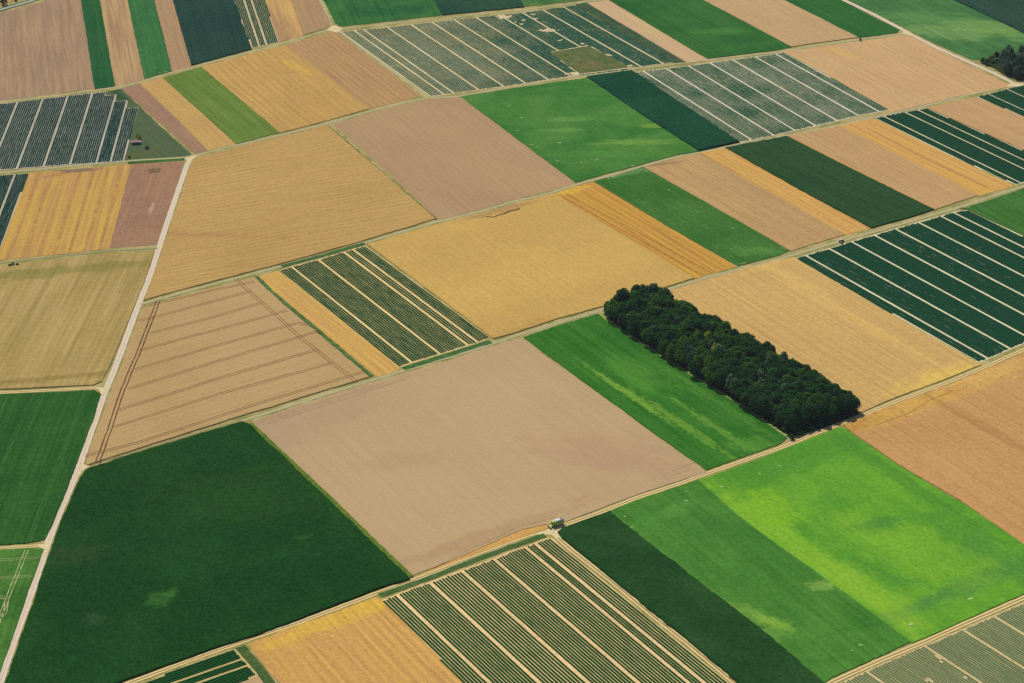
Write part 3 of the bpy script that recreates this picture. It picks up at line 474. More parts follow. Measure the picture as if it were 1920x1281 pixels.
# ---------------------------------------------------------------- vegetable rows
RG = foliage_mat("row_leaves", (34,74,56), (48,90,60), .15, .7, .25)
RGd = foliage_mat("row_leaves_dark", (30,62,62), (44,80,68), .15, .7, .25)
RGt = foliage_mat("row_leaves_teal", (28,72,48), (40,88,54), .15, .7, .25)
RGs = foliage_mat("row_leaves_speckled", (42,86,62), (58,104,70), .15, .7, .25, ((166,156,116), .56, .55))
RGq = foliage_mat("row_leaves_patchy", (40,78,66), (56,98,74), .15, .7, .25, ((160,150,96), .57, .5))
RGf = foliage_mat("row_leaves_front", (34,78,42), (46,94,50), .15, .7, .25)
RGg = foliage_mat("row_leaves_grey", (98,120,82), (118,138,96), .15, .7, .25)
nz = lambda x, y, s, o=0: noise.noise(Vector((x/s, y/s, o)))
rows(W4a, [(-465.1,1547.7),(-402.2,1553.4),(-394.5,1388.6),(-427.3,1384.6)], [[(-413.4,1551.0),(-409.1,1473.4)]], RGd, seed=2, width=1.72)
rows(N1, N1P, [[(-467.3,1714.7),(-459.8,1584.0)], [(-445.3,1720.6),(-437.1,1563.4)], [(-422.6,1721.7),(-414.9,1565.2)], [(-400.9,1728.5),(-392.7,1569.2)], [(-379.2,1736.9),(-370.8,1571.8)], [(-355.6,1717.4),(-348.8,1575.2)], [(-342.5,1698.8),(-337.0,1575.3)]], RGd, seed=3, step=1.2, width=1.72, height=.45)
rows(O7, O7P, [[(-266.1,1999.4),(-236.3,1853.7)], [(-258.0,1998.5),(-230.9,1862.4)]], RG, seed=4, width=1.55)
dry = [(p, r) for p, r in zip([(3.3,1915.9),(45.8,1871.0),(32.9,1921.0),(15.3,1898.3),(21.8,1904.1),(20.0,1891.3),(55.7,1840.3),(98.5,1793.7),(66.1,1747.8),(118.6,1762.5),(35.2,1907.6),(77.9,1828.8)], (6,6,2,2,2,2,2,4,5,3,2,2))]
def q1gap(x, y):
    # share of missing plants
    for p, r in dry:
        if ((x-p[0])/1.6)**2+((y-p[1])/1.0)**2 < (r*(.7+.9*nz(x, y, 2.2)))**2: return 1.0
    left = 1 if x < 60 else 0
    return 0.0
rows(Q1, Q1P, [[(-146.9,1892.9),(-54.2,1705.8)],[(-136.3,1893.9),(-46.0,1707.7)],[(-114.3,1899.9),(-23.9,1716.4)],[(-91.0,1903.8),(-0.9,1725.1)],[(-68.8,1907.7),(19.8,1728.6)],[(-45.9,1911.7),(41.2,1735.4)],[(-23.7,1915.5),(61.9,1742.6)],[(0.2,1921.7),(87.5,1741.5)],[(21.3,1928.0),(74.0,1823.2)],[(43.3,1934.8),(127.8,1761.6)],[(65.3,1940.8),(148.9,1767.2)]], RGq, holes=(Q1H,), step=1.2, seed=5, wfn=lambda x, y: min(1.8, max(1.35, 1.5+.3*(x+20)/90+.25*nz(x, y, 30))), width=1.42, height=.3, gapfn=q1gap)
rows(S3, S3P, [[(130.0,1748.5),(209.2,1573.0)],[(151.6,1752.0),(229.1,1583.6)],[(172.8,1755.6),(249.2,1592.8)],[(194.0,1760.7),(268.5,1600.7)],[(215.5,1768.0),(288.7,1610.1)],[(237.4,1775.1),(308.8,1619.6)],[(257.7,1780.8),(328.8,1625.8)]], RGs, seed=6, step=1.2, wfn=lambda x, y: 1.55+.25*nz(x, y, 25), width=1.42, height=.3)
rows(U1, U1P, [[(-163.1,1353.2),(-69.0,1196.9)],[(-143.7,1363.7),(-49.9,1207.8)],[(-125.0,1376.3),(-31.2,1219.7)],[(-117.9,1379.5),(-23.7,1223.1)]], RGt, seed=7, height=.3, width=1.6)
rows(U10, U10P, [[(330.9,1613.0),(412.4,1461.9)],[(350.4,1620.6),(421.5,1490.5)],[(361.3,1626.5),(426.1,1509.1)]], RG, seed=8, width=1.72)
rows(U12, U12P, [[(431.2,1658.7),(452.5,1617.9)],[(451.6,1666.6),(460.0,1648.7)]], RG, seed=9, width=1.72)
rows(V8, V8P, [[(221.8,1343.5),(320.3,1173.8)],[(240.7,1354.1),(338.0,1187.7)],[(259.5,1363.2),(352.4,1206.8)],[(278.3,1374.2),(359.7,1236.8)],[(296.5,1383.9),(366.7,1265.4)],[(316.1,1394.1),(374.4,1296.9)],[(335.1,1405.4),(381.7,1326.9)],[(346.4,1410.9),(385.9,1344.1)]], RG, seed=10, height=.4, width=1.7)
rows(X0, X0P, [[(-151.0,869.1),(-185.5,850.2)],[(-147.0,863.7),(-173.0,849.5)]], RGf, seed=11, width=1.5)
rows(X2, X2P, [[(-69.5,923.5),(-17.8,840.8)],[(-51.4,934.3),(8.6,839.3)],[(-32.6,944.9),(33.5,837.9)],[(-14.2,955.6),(59.7,836.4)],[(3.9,967.7),(85.8,834.9)],[(9.6,971.2),(93.6,834.5)]], RGf, seed=12, height=.3, width=1.47, step=1.5)
rows(X7, X7P, [[(183.5,834.4),(187.1,829.2)],[(216.2,857.9),(237.6,826.4)],[(240.3,870.7),(262.3,836.7)],[(259.0,882.8),(269.3,865.7)]], RGg, seed=13, width=1.3, height=.3, pitch=1.6, step=1.2, gapfn=lambda x, y: 0 if nz(x, y, 9) < .5 else .2)

# ---------------------------------------------------------------- tracks
def track_mat(name, rut, mid, edge, rc=1.0, rw=.42, paved=False):
    q = N(name); uvn = q.n("ShaderNodeUVMap", uv_map="uv"); sx = q.n("ShaderNodeSeparateXYZ"); q.put(sx.inputs[0], uvn.outputs[0])
    P = q.pos(); n = q.noise(P, .35, 4, .6); n2 = q.noise(P, 1.6, 3, .6)
    a = q.math('ADD', q.math('ABSOLUTE', sx.outputs[0]), q.math('MULTIPLY_ADD', n2, .5, -.25))
    d = q.math('ABSOLUTE', q.math('SUBTRACT', a, rc))
    m = q.math('SUBTRACT', 1.0, q.ramp(d, rw*.6, rw*1.5))
    col = q.mix(q.ramp(a, rc, rc+.35), rgb(mid), rgb(edge)); col = q.mix(m, col, rgb(rut))
    return q.out(q.scale(col, q.math('MULTIPLY_ADD', n, .3, .85)))
TMg = track_mat("gravel_track", (216,204,160), (152,146,106), (166,152,102), rc=.85, rw=.3)
TMy = track_mat("earth_track", (234,212,158), (166,134,84), (196,166,88), rw=.38)
TMf = track_mat("faint_track", (184,170,128), (140,132,88), (132,122,76), rw=.3)
TMr = track_mat("farm_road", (220,200,176), (206,184,160), (226,212,170), rc=1.2, rw=.8)
TMp = track_mat("paved_road", (176,178,166), (170,172,160), (182,184,170), rc=1.4, rw=.9)
VG = crop_mat("verge_green", (116,124,70), (168,154,98), big=10, w=.2, grain=.35, gs=1.0)
VD = crop_mat("verge_dry", (190,168,96), (150,140,78), big=8, w=.2, grain=.35, gs=1.0)
VL = crop_mat("verge_lush", (50,84,52), (76,104,62), big=8, w=.2, grain=.3, gs=1.0)
T = {}
ZT = [.10]
def track(key, label, pts, width, mat, verge=None, vw=3.0, name="track"):
    ZT[0] += .004
    T[key] = ribbon(name, pts, width, mat, ZT[0], None, .18, kind="structure", label=label, cat="track" if name == "track" else "road")
    if verge: ribbon("verge", pts, width+vw, verge, .06+ZT[0]*.1, None, .5, kind="structure", label="grassy verge under and beside " + label, cat="verge")
T1 = [(-279.2,805.5),(-279.1,863.3),(-279.1,896.3),(-278.4,939.9),(-278.8,983.6),(-278.4,1007.5),(-277.3,1030.5),(-276.3,1052.1),(-275.2,1071.8),(-275.2,1100.4),(-274.9,1135.8),(-274.8,1171.4),(-273.7,1190.6),(-272.8,1220.3),(-272.4,1251.2),(-271.4,1300.3),(-270.0,1348.9),(-270.0,1390.4),(-270.1,1441.7),(-269.8,1504.1),(-269.3,1557.7),(-268.3,1575.0)]
track("main", "pale farm road running up the left side", T1, 4.4, TMr, VG, 0.65, "farm_road")
track("upper", "long grey gravel track crossing the upper part of the view", [(-465.9,1551.1),(-426.8,1557.3),(-373.3,1566.4),(-320.5,1574.4),(-280.8,1576.7),(-268.6,1577.3),(-259.0,1584.7),(-231.9,1600.8),(-206.9,1613.6),(-185.6,1625.8),(-155.4,1644.9),(-118.6,1670.3),(-87.9,1689.0),(-69.3,1697.2),(-41.5,1699.2),(18.0,1722.6),(57.2,1736.7),(119.9,1753.1),(171.9,1766.5),(261.5,1786.6),(287.4,1795.9),(343.2,1812.7),(387.1,1826.6),(394.4,1826.6)], 2.35, TMg, VG, 0.90)
track("north", "track along the top left strips up to the junction", [(-504.4,1716.9),(-462.3,1725.6),(-413.4,1736.5),(-376.7,1748.8),(-355.7,1755.1),(-340.2,1764.8),(-312.5,1788.7),(-295.2,1800.5),(-228.5,1847.5),(-192.4,1877.9),(-174.4,1892.6),(-167.6,1896.7)], 2.35, TMg, VD, 0.55)
track("northroad", "double wheel track running up from the top junction", [(-208.6,2102.4),(-185.9,1990.5),(-168.8,1904.9),(-160.2,1889.6),(-114.9,1795.5),(-73.2,1709.7),(-69.1,1697.8)], 2.35, TMg, VG, 0.75)
track("northeast", "pale track from the top junction to the right along the top edge", [(-167.9,1898.4),(-158.7,1895.8),(-119.5,1904.5),(-50.2,1920.0),(22.5,1935.4),(87.1,1954.6),(111.5,1961.3),(143.8,1969.9),(200.5,1989.8)], 2.35, TMg, VG, 0.60)
track("east", "pale road running down the top right to the far wood", [(291.2,2048.6),(345.6,1933.9),(368.2,1886.5),(388.8,1834.9),(393.9,1821.2),(411.2,1780.9),(434.1,1736.5),(447.5,1711.2),(458.9,1684.0),(469.5,1677.6),(532.4,1671.4)], 4.2, TMr, VG, 0.60)
track("upper_mid", "gravel track from the right edge below the far wood down to the farm road", [(459.8,1681.2),(455.3,1678.3),(410.5,1657.4),(369.2,1635.4),(336.9,1620.6),(264.0,1587.8),(214.2,1570.1),(161.8,1548.4),(145.0,1541.8),(114.6,1524.6),(77.6,1502.2),(55.2,1489.4),(37.8,1476.9),(3.9,1459.7),(-23.1,1442.8),(-55.8,1426.7),(-82.6,1410.0),(-110.0,1393.2),(-150.2,1368.9),(-177.2,1353.4),(-223.6,1327.4),(-252.2,1311.0),(-270.6,1300.3)], 2.35, TMg, VG, 0.80)
track("middle", "gravel track crossing the middle of the view to the farm road", [(485.4,1501.5),(413.1,1456.0),(385.0,1439.5),(347.2,1416.5),(283.6,1382.6),(251.9,1365.9),(217.6,1347.5),(184.1,1329.1),(167.5,1322.7),(144.6,1311.5),(116.6,1295.7),(64.4,1265.2),(33.8,1248.5),(0.1,1229.2),(-13.7,1219.9),(-51.9,1197.9),(-95.7,1173.7),(-125.5,1156.5),(-162.5,1134.2),(-177.9,1125.2)], 2.35, TMg, VG, 0.75)
track("field_path", "narrow dry path between tramlined grain and maize", [(-177.9,1125.2),(-215.2,1105.7),(-239.9,1091.5),(-264.4,1078.8),(-273.0,1073.0)], 1.6, TMf, VD, 0.20, "path")
track("near", "near double wheel track running across the lower part of the view", [(-238.0,833.4),(-209.5,851.5),(-190.9,862.7),(-170.1,875.1),(-150.1,886.2),(-123.8,900.1),(-78.8,927.4),(-55.5,940.9),(-23.8,960.3),(2.2,975.3),(14.9,981.8),(25.8,988.2),(47.8,1000.4),(72.2,1016.0),(100.4,1030.8),(116.7,1040.5),(164.6,1067.1),(188.3,1082.5),(218.0,1101.2),(248.5,1121.2),(287.8,1144.4),(311.4,1160.0),(347.0,1184.7),(410.4,1230.5)], 3.6, TMy, VD, 0.50)
track("front", "white double wheel track between the front vegetable rows and the maize", [(18.1,983.0),(21.4,978.3),(30.4,962.1),(50.4,931.3),(71.3,896.8),(91.3,865.1),(110.0,834.0),(126.8,806.7)], 3.2, TMy, VD, 0.50)
track("corner", "earth track along the bottom right corner field", [(121.1,804.9),(161.0,831.6),(190.3,849.3),(215.2,863.1),(240.9,878.5),(277.7,900.1),(327.2,929.7)], 3.4, TMy, VD, 0.75)
track("west_low", "yellow edged side track leaving the farm road to the left edge", [(-378.1,1172.9),(-346.1,1174.3),(-308.9,1175.7),(-282.8,1176.4),(-274.6,1175.1)], 3.2, TMy, VD, 0.40)
track("west_bottom", "short side track to the left edge near the bottom left", [(-334.1,983.1),(-306.1,984.4),(-290.0,986.0),(-278.7,986.4)], 3.0, TMy, VD, 0.30)
track("west_mid", "grey green side track left of the farm road below the golden stubble", [(-425.5,1377.0),(-389.4,1379.7),(-348.3,1387.3),(-308.9,1394.6),(-270.8,1395.8)], 2.6, TMf, VG, 0.65)
track("paved", "grey paved road cutting the top left corner", [(-560.7,1959.6),(-519.1,1994.9),(-494.7,2017.4),(-472.7,2043.4),(-447.2,2091.8)], 4.6, TMp, VL, 6.0, "road")
def junction(label, poly, mat):
    ZT[0] += .004
    field("track_junction", "structure", label, "track", poly, mat, h=ZT[0]+.002, jag=.25, z0=0.0, grow=0)
JM = crop_mat("junction_earth", (226,206,160), (214,190,146), big=8, grain=.14)
junction("sandy flare where the white track meets the near track", [(10.1,979.6),(18.2,985.3),(24.6,987.8),(27.8,989.3),(23.0,980.5),(23.4,974.8),(21.0,976.6),(18.6,979.0)], JM)
junction("pale flare where the upper side track leaves the farm road", [(-281.9,1177.8),(-276.7,1176.7),(-273.7,1184.6),(-273.7,1171.3),(-275.4,1164.2),(-277.9,1170.9)], JM)
junction("pale flare at the field path by the maize corner", [(-274.8,1079.5),(-271.7,1076.7),(-268.0,1075.2),(-271.9,1070.3),(-273.6,1061.0),(-275.4,1065.5)], JM)
junction("pale flare where the bottom side track meets the farm road", [(-284.5,986.7),(-279.7,988.1),(-278.4,994.9),(-277.4,985.7),(-278.1,974.6),(-279.8,982.0)], JM)
junction("gravel flare at the top junction", [(-173.5,1895.8),(-168.8,1904.9),(-165.8,1907.8),(-157.7,1897.3),(-158.5,1892.6),(-162.3,1885.0),(-166.2,1888.6)], JM)
junction("pale flare at the top right junction", [(385.0,1826.0),(390.0,1833.2),(392.8,1823.6),(397.1,1814.0),(390.9,1819.2)], JM)
junction("gravel flare at the meadow junction", [(-277.0,1575.8),(-270.7,1576.4),(-262.4,1582.7),(-264.3,1575.8),(-266.9,1567.9),(-268.3,1557.6),(-271.1,1571.7)], JM)
junction("pale flare at the far wood corner", [(450.3,1675.4),(458.7,1686.7),(470.1,1680.2),(468.8,1675.0),(456.9,1674.8)], JM)

# ---------------------------------------------------------------- wheel marks and small scars inside the crops
def marks(parent, lines, mat, w, z, name="wheel_marks", sep=0.0):
    V, Fc = [], []; o0 = parent.location
    for pts in lines:
        offs = (-sep/2, sep/2) if sep else (0.0,)
        P = []
        for i in range(len(pts)-1):
            a, b = Vector((*pts[i], 0)), Vector((*pts[i+1], 0)); k = max(1, int((b-a).length/3))
            P += [a+(b-a)*(j/k) for j in range(k)]
        P.append(Vector((*pts[-1], 0)))
        for of in offs:
            base = len(V)
            for i, p in enumerate(P):
                t = (P[min(i+1, len(P)-1)]-P[max(i-1, 0)]).normalized(); nr = Vector((-t.y, t.x, 0))
                ww = w*(.5+.22*noise.noise(Vector((p.x*.3, p.y*.3, of*5)))) ; c = p+nr*(of+noise.noise(Vector((p.x*.08, p.y*.08, 7)))*.4)
                for sg in (1, -1): q = c+nr*ww*sg; V.append((q.x-o0.x, q.y-o0.y, z))
            Fc += [(base+2*i, base+2*i+1, base+2*i+3, base+2*i+2) for i in range(len(P)-1)]
    o = link(name, V, Fc, mat, parent); o["kind"] = "stuff"; return o
MK = crop_mat("soil_shade_tramline", (124,92,68), (140,106,78), big=10, grain=.2)  # brown mixes exposed soil with painted shade of the wheel gaps
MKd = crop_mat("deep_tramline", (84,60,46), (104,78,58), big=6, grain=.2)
MKp = crop_mat("pale_soil_mark", (200,196,142), (176,178,118), big=6, grain=.25)
MKw = crop_mat("pale_bare_soil", (196,206,158), (166,184,128), big=6, grain=.2)
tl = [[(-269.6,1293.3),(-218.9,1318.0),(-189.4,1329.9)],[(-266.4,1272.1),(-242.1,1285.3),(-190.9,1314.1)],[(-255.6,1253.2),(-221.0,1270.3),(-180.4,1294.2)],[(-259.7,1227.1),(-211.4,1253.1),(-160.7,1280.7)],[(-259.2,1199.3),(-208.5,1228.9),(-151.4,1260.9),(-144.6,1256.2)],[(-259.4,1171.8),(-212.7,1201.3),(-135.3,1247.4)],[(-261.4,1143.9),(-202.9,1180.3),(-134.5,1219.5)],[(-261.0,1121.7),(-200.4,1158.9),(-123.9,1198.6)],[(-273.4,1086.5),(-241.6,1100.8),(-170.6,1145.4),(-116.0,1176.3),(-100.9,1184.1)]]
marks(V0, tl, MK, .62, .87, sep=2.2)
marks(V0, [[(-257.4,1303.6),(-259.9,1228.7),(-262.8,1170.6),(-263.1,1123.9),(-263.9,1078.8)]], MKd, .8, .874, name="headland_marks", sep=2.6)  # darker brown pair: bare soil and gap shade in one colour
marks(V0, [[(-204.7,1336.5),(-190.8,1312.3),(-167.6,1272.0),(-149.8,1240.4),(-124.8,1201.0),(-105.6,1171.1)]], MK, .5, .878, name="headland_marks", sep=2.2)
marks(W1, [[(-289.7,981.5),(-290.2,953.1),(-290.9,932.6),(-291.3,911.7),(-291.7,875.2)], [(-289.9,933.6),(-293.6,933.8),(-302.0,936.4)], [(-290.8,930.5),(-289.3,919.2),(-291.7,913.2)]], MKp, .45, .57, sep=1.9)
marks(W1, [[(-280.7,973.7),(-294.2,972.3),(-309.7,972.2)], [(-280.7,954.6),(-288.6,954.0),(-302.6,953.3)]], MKp, .25, .574, name="faint_marks", sep=1.8)
def scars(parent, pts, mat, z, L=3.2, w=.7, an=.35, name="bare_scars", seed=1):
    rnd = random.Random(seed); V, Fc = [], []; o0 = parent.location
    for p in pts:
        l = L*rnd.uniform(.6, 1.3)/2; ww = w*rnd.uniform(.7, 1.4)/2; a = an+rnd.uniform(-.2, .2); b = len(V); n = 9
        for i in range(n):
            t = 2*math.pi*i/n; k = rnd.uniform(.75, 1.2); x, y = math.cos(t)*l*k, math.sin(t)*ww*k
            V.append((p[0]+x*math.cos(a)-y*math.sin(a)-o0.x, p[1]+x*math.sin(a)+y*math.cos(a)-o0.y, z))
        Fc.append(tuple(range(b, b+n)))
    o = link(name, V, Fc, mat, parent); o["kind"] = "stuff"; return o
ob = bpy.data.objects
def by_label(s): return [o for o in ob if s in str(o.get("label", ""))][0]
scars(X5, [(124.2,1024.4),(162.1,1045.9),(148.9,1038.1),(248.0,900.4),(211.1,878.7)], MKw, .57, 3.4, .8)
scars(by_label("front maize"), [(63.5,995.1),(66.8,983.4),(102.1,1020.4),(101.4,1010.2),(180.7,861.8),(175.4,857.4)], MKw, .57, 2.6, .6)
scars(by_label("large bright green field in the upper middle"), [(15.3,1640.3),(11.0,1610.7),(26.6,1573.0),(22.7,1578.1),(46.4,1579.5),(43.1,1540.1),(63.0,1534.9),(105.0,1524.3),(75.7,1539.4),(4.9,1669.6)], MKw, .57, 3.6, .9, .1)
scars(by_label("green strip with pale flecks"), [(107.5,1516.2),(104.3,1514.3),(111.3,1514.7),(115.5,1512.1),(96.7,1506.0),(87.7,1503.5),(83.6,1499.5),(131.0,1472.5),(149.5,1428.2),(173.4,1395.2),(115.2,1518.9),(168.2,1329.4),(172.5,1331.8),(175.1,1333.4)], MKw, .57, 2.2, .8, .1, seed=4)
scars(by_label("second slim green strip"), [(-352.9,1853.4),(-354.0,1864.2),(-348.7,1839.3),(-337.7,1785.2),(-335.1,1777.7),(-323.8,1786.7),(-319.1,1789.1),(-331.0,1801.9)], MKw, .57, 2.6, .8, .1, seed=5)
marks(by_label("large bright green field in the upper middle"), [[(86.1,1629.8),(124.3,1550.1)]], crop_mat("worn_crop",(108,148,78),(92,136,66),grain=.2), .4, .573, name="faint_mark")
rnd = random.Random(5)
marks(X6, [[(228.9,1090.0),(251.8,1103.3),(270.6,1120.0),(286.7,1130.8),(289.3,1131.3)], [(249.2,1107.6),(250.9,1098.6)]], crop_mat("lodged_line",(150,108,66),(168,126,78),grain=.2), .5, .77, name="lodged_marks")
marks(V3, [[(-166.7,1119.3),(-165.1,1124.7),(-160.9,1127.9)], [(-155.8,1133.8),(-152.1,1127.2)], [(94.0,1039.2),(102.2,1043.0),(106.4,1045.2),(107.3,1048.3)], [(-53.4,945.6),(-31.8,963.8),(2.5,989.7),(21.7,996.6)], [(-161.2,1119.6),(-114.3,1147.1),(-72.7,1173.1)], [(95.8,1044.7),(111.1,1053.7)]], crop_mat("faint_dark_marks",(158,126,98),(166,134,104),grain=.12), .35, .415)
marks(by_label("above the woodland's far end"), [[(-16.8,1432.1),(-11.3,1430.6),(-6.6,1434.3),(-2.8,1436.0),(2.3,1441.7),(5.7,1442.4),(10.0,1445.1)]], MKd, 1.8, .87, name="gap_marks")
marks(by_label("golden yellow stubble strip left"), [[(310.7,1590.2),(348.5,1516.1),(383.3,1456.0)]], crop_mat("worn_stubble",(170,124,74),(180,134,80),grain=.2), 1.3, .175, name="worn_line")
marks(by_label("orange gold striped"), [[(43.5,1468.4),(93.2,1391.1),(142.2,1315.3)],[(47.1,1472.3),(101.5,1392.3),(149.3,1319.2)]], crop_mat("worn_stubble_dark",(158,112,54),(174,126,62),grain=.2), 1.0, .175, name="worn_line")
marks(X1, [[(-93.6,898.6),(-92.8,905.0),(-90.1,909.4),(-85.5,912.1)], [(-94.7,896.7),(-94.4,906.6),(-90.8,911.4),(-85.6,915.2)], [(-122.4,889.5),(-113.8,892.9),(-106.4,891.5),(-101.8,887.3)], [(-120.5,884.5),(-110.4,885.9),(-99.2,893.0),(-96.1,900.7)], [(-133.9,887.2),(-131.7,882.3),(-127.0,875.3)], [(-90.4,892.5),(-91.3,899.5),(-88.2,907.3)]], crop_mat("straw_swath",(226,184,92),(214,170,84),grain=.2), .6, .16, name="straw_marks")

# ---------------------------------------------------------------- trees
def crown_mesh(name, seed, rad, base, top, n, mat, leaf=.85, lobes=9):
    rnd = random.Random(seed); V, Fc = [], []; L = [(Vector((0, 0, (base+top)/2)), (top-base)/2*.92, rad*.86)]
    for i in range(lobes):
        a = rnd.uniform(0, 6.28); t = rnd.uniform(.15, .9); zr = base+(top-base)*t; rr = rad*(.62*math.sin(math.pi*min(1, t*.75+.2)))
        L.append((Vector((math.cos(a)*rr, math.sin(a)*rr, zr)), rnd.uniform(.2, .32)*(top-base), rnd.uniform(.34, .52)*rad))
    for i in range(n):
        c, hz, hr = L[rnd.randrange(len(L))] if rnd.random() < .7 else L[0]
        d = Vector((rnd.gauss(0, 1), rnd.gauss(0, 1), rnd.gauss(.45, 1))).normalized(); k = rnd.uniform(.72, 1.06)
        p = c+Vector((d.x*hr*k, d.y*hr*k, d.z*hz*k))
        nn = (d+Vector((rnd.gauss(0, .55), rnd.gauss(0, .55), rnd.gauss(0, .55)))).normalized()
        u = nn.orthogonal().normalized(); w_ = nn.cross(u); a = rnd.uniform(0, 6.28); u, w_ = u*math.cos(a)+w_*math.sin(a), w_*math.cos(a)-u*math.sin(a)
        s = leaf*rnd.uniform(.55, 1.25)/2; b = len(V)
        for q in (p-u*s-w_*s*.7, p+u*s*.9-w_*s, p+u*s+w_*s*.8+nn*s*.3, p-u*s*.8+w_*s): V.append(tuple(q))
        Fc.append((b, b+1, b+2, b+3))
    me = bpy.data.meshes.new(name); me.from_pydata(V, [], Fc); me.materials.append(mat); return me
def trunk_mesh(name, seed, h, r, mat):
    rnd = random.Random(seed); V, Fc = [], []
    def limb(a, b, r0, r1, n=6):
        d = (b-a).normalized(); u = d.orthogonal().normalized(); w_ = d.cross(u); s = len(V)
        for p, r_ in ((a, r0), ((a+b)/2, (r0+r1)/2), (b, r1)):
            for i in range(n): t = 6.283*i/n; V.append(tuple(p+(u*math.cos(t)+w_*math.sin(t))*r_))
        for k in range(2):
            for i in range(n): Fc.append((s+k*n+i, s+k*n+(i+1) % n, s+(k+1)*n+(i+1) % n, s+(k+1)*n+i))
    limb(Vector((0, 0, -.1)), Vector((rnd.uniform(-.3, .3), rnd.uniform(-.3, .3), h)), r, r*.4)
    for i in range(5):
        a = rnd.uniform(0, 6.28); z = h*rnd.uniform(.45, .9); limb(Vector((0, 0, z)), Vector((math.cos(a)*h*.28, math.sin(a)*h*.28, z+h*.3)), r*.4, r*.1, 5)
    me = bpy.data.meshes.new(name); me.from_pydata(V, [], Fc); me.materials.append(mat); return me
BARK = plain("bark", (92,80,66), .9, .1)
FD = foliage_mat("leaf_dark", (50,88,56), (66,106,58), .4, .5, .35)
FM = foliage_mat("leaf_mid", (66,106,52), (88,126,56), .4, .5, .5)
FL = foliage_mat("leaf_pale", (98,124,88), (118,142,98), .3, .5, .4)
FY = foliage_mat("leaf_yellow", (140,152,52), (164,172,70), .3, .5, .4)
FB = foliage_mat("leaf_blue", (72,98,84), (92,116,96), .35, .5, .5)
CR = {"dark": [crown_mesh("crown_dark", 10+i, 5.9, 3.0, 13.6, 2300, FD, .8, 13) for i in range(4)],
      "mid": [crown_mesh("crown_mid", 30+i, 5.6, 3.0, 13.2, 2000, FM, .8, 12) for i in range(3)],
      "pale": [crown_mesh("crown_pale", 50+i, 3.8, 4, 14.8, 900, FL) for i in range(2)],
      "yellow": [crown_mesh("crown_yellow", 60, 3.4, 3, 12.5, 800, FY)],
      "blue": [crown_mesh("crown_blue", 70+i, 5.2, 2.5, 14, 1200, FB) for i in range(3)]}
CR.update({"shrub_" + k: [crown_mesh("shrub_crown", 90+i, 2.2, .1, 3.4, 420, m, .5, 6)] for i, (k, m) in enumerate((("pale", FL), ("yellow", FY), ("dark", FD), ("mid", FM)))})
TRK = [trunk_mesh("trunk", 3+i, 9, .32, BARK) for i in range(3)]
def tree(x, y, kind, sc, rnd, label, group=None, name="broadleaf_tree", cat="tree", z=.1):
    t = bpy.data.objects.new(name, None); COL.objects.link(t); t.location = (x, y, z); t.rotation_euler = (0, 0, rnd.uniform(0, 6.28))
    t.scale = (sc*rnd.uniform(.92, 1.08), sc*rnd.uniform(.92, 1.08), sc*rnd.uniform(.88, 1.1)); t.empty_display_size = 1
    tag(t, label, cat, group)
    for nm, me in (("crown", rnd.choice(CR[kind])), ("trunk", rnd.choice(TRK))):
        o = bpy.data.objects.new(nm, me); COL.objects.link(o); o.parent = t
    return t
def inside(p, poly):
    r = False
    for i in range(len(poly)):
        (x1, y1), (x2, y2) = poly[i], poly[(i+1) % len(poly)]
        if (y1 > p[1]) != (y2 > p[1]) and p[0] < x1+(p[1]-y1)/(y2-y1)*(x2-x1): r = not r
    return r
def segd(p, a, b):
    a, b, p = Vector(a), Vector(b), Vector(p); t = max(0, min(1, (p-a).dot(b-a)/(b-a).length_squared)); return (a+(b-a)*t-p).length
def scatter(poly, dmin, rnd, cap, tries=16000):
    xs = [p[0] for p in poly]; ys = [p[1] for p in poly]; out = []
    for _ in range(tries):
        p = (rnd.uniform(min(xs), max(xs)), rnd.uniform(min(ys), max(ys)))
        if inside(p, poly) and all((p[0]-q[0])**2+(p[1]-q[1])**2 > dmin*dmin for q in out): out.append(p)
        if len(out) >= cap: break
    return out
WP = [(67.4,1258.3),(101.6,1278.4),(128.2,1243.0),(219.7,1110.4),(203.6,1101.9),(175.6,1088.3),(151.8,1118.6),(121.8,1162.8),(92.6,1210.5)]
rnd = random.Random(21)
pts = scatter(WP, 5.3, rnd, 255, 60000)
EDGES = [("far end", WP[0], WP[1]), ("right edge by the tan grain", WP[1], WP[2]), ("right edge by the tan grain", WP[2], WP[3]), ("near end by the track", WP[3], WP[4]), ("near end by the track", WP[4], WP[5]),
         ("left edge by the green field", WP[5], WP[6]), ("left edge by the green field", WP[6], WP[7]), ("left edge by the green field", WP[7], WP[8]), ("left edge by the green field", WP[8], WP[0])]
KN = {"dark": "dark green broadleaf tree", "mid": "mid green broadleaf tree", "pale": "pale silvery green tree", "yellow": "small yellow green tree", "blue": "blue grey green broadleaf tree"}
pale_c = [(146.6,1133.6),(144.7,1140.9),(163.8,1139.5),(162.0,1130.4),(181.2,1163.7),(135.3,1182.0),(139.5,1174.2),(174.2,1117.7),(152.2,1145.4),(172.3,1155.6),(111.9,1220.9)]
yel_c = [(131.3,1206.8),(132.2,1201.3),(138.2,1179.5),(126.7,1205.6),(173.3,1131.8)]
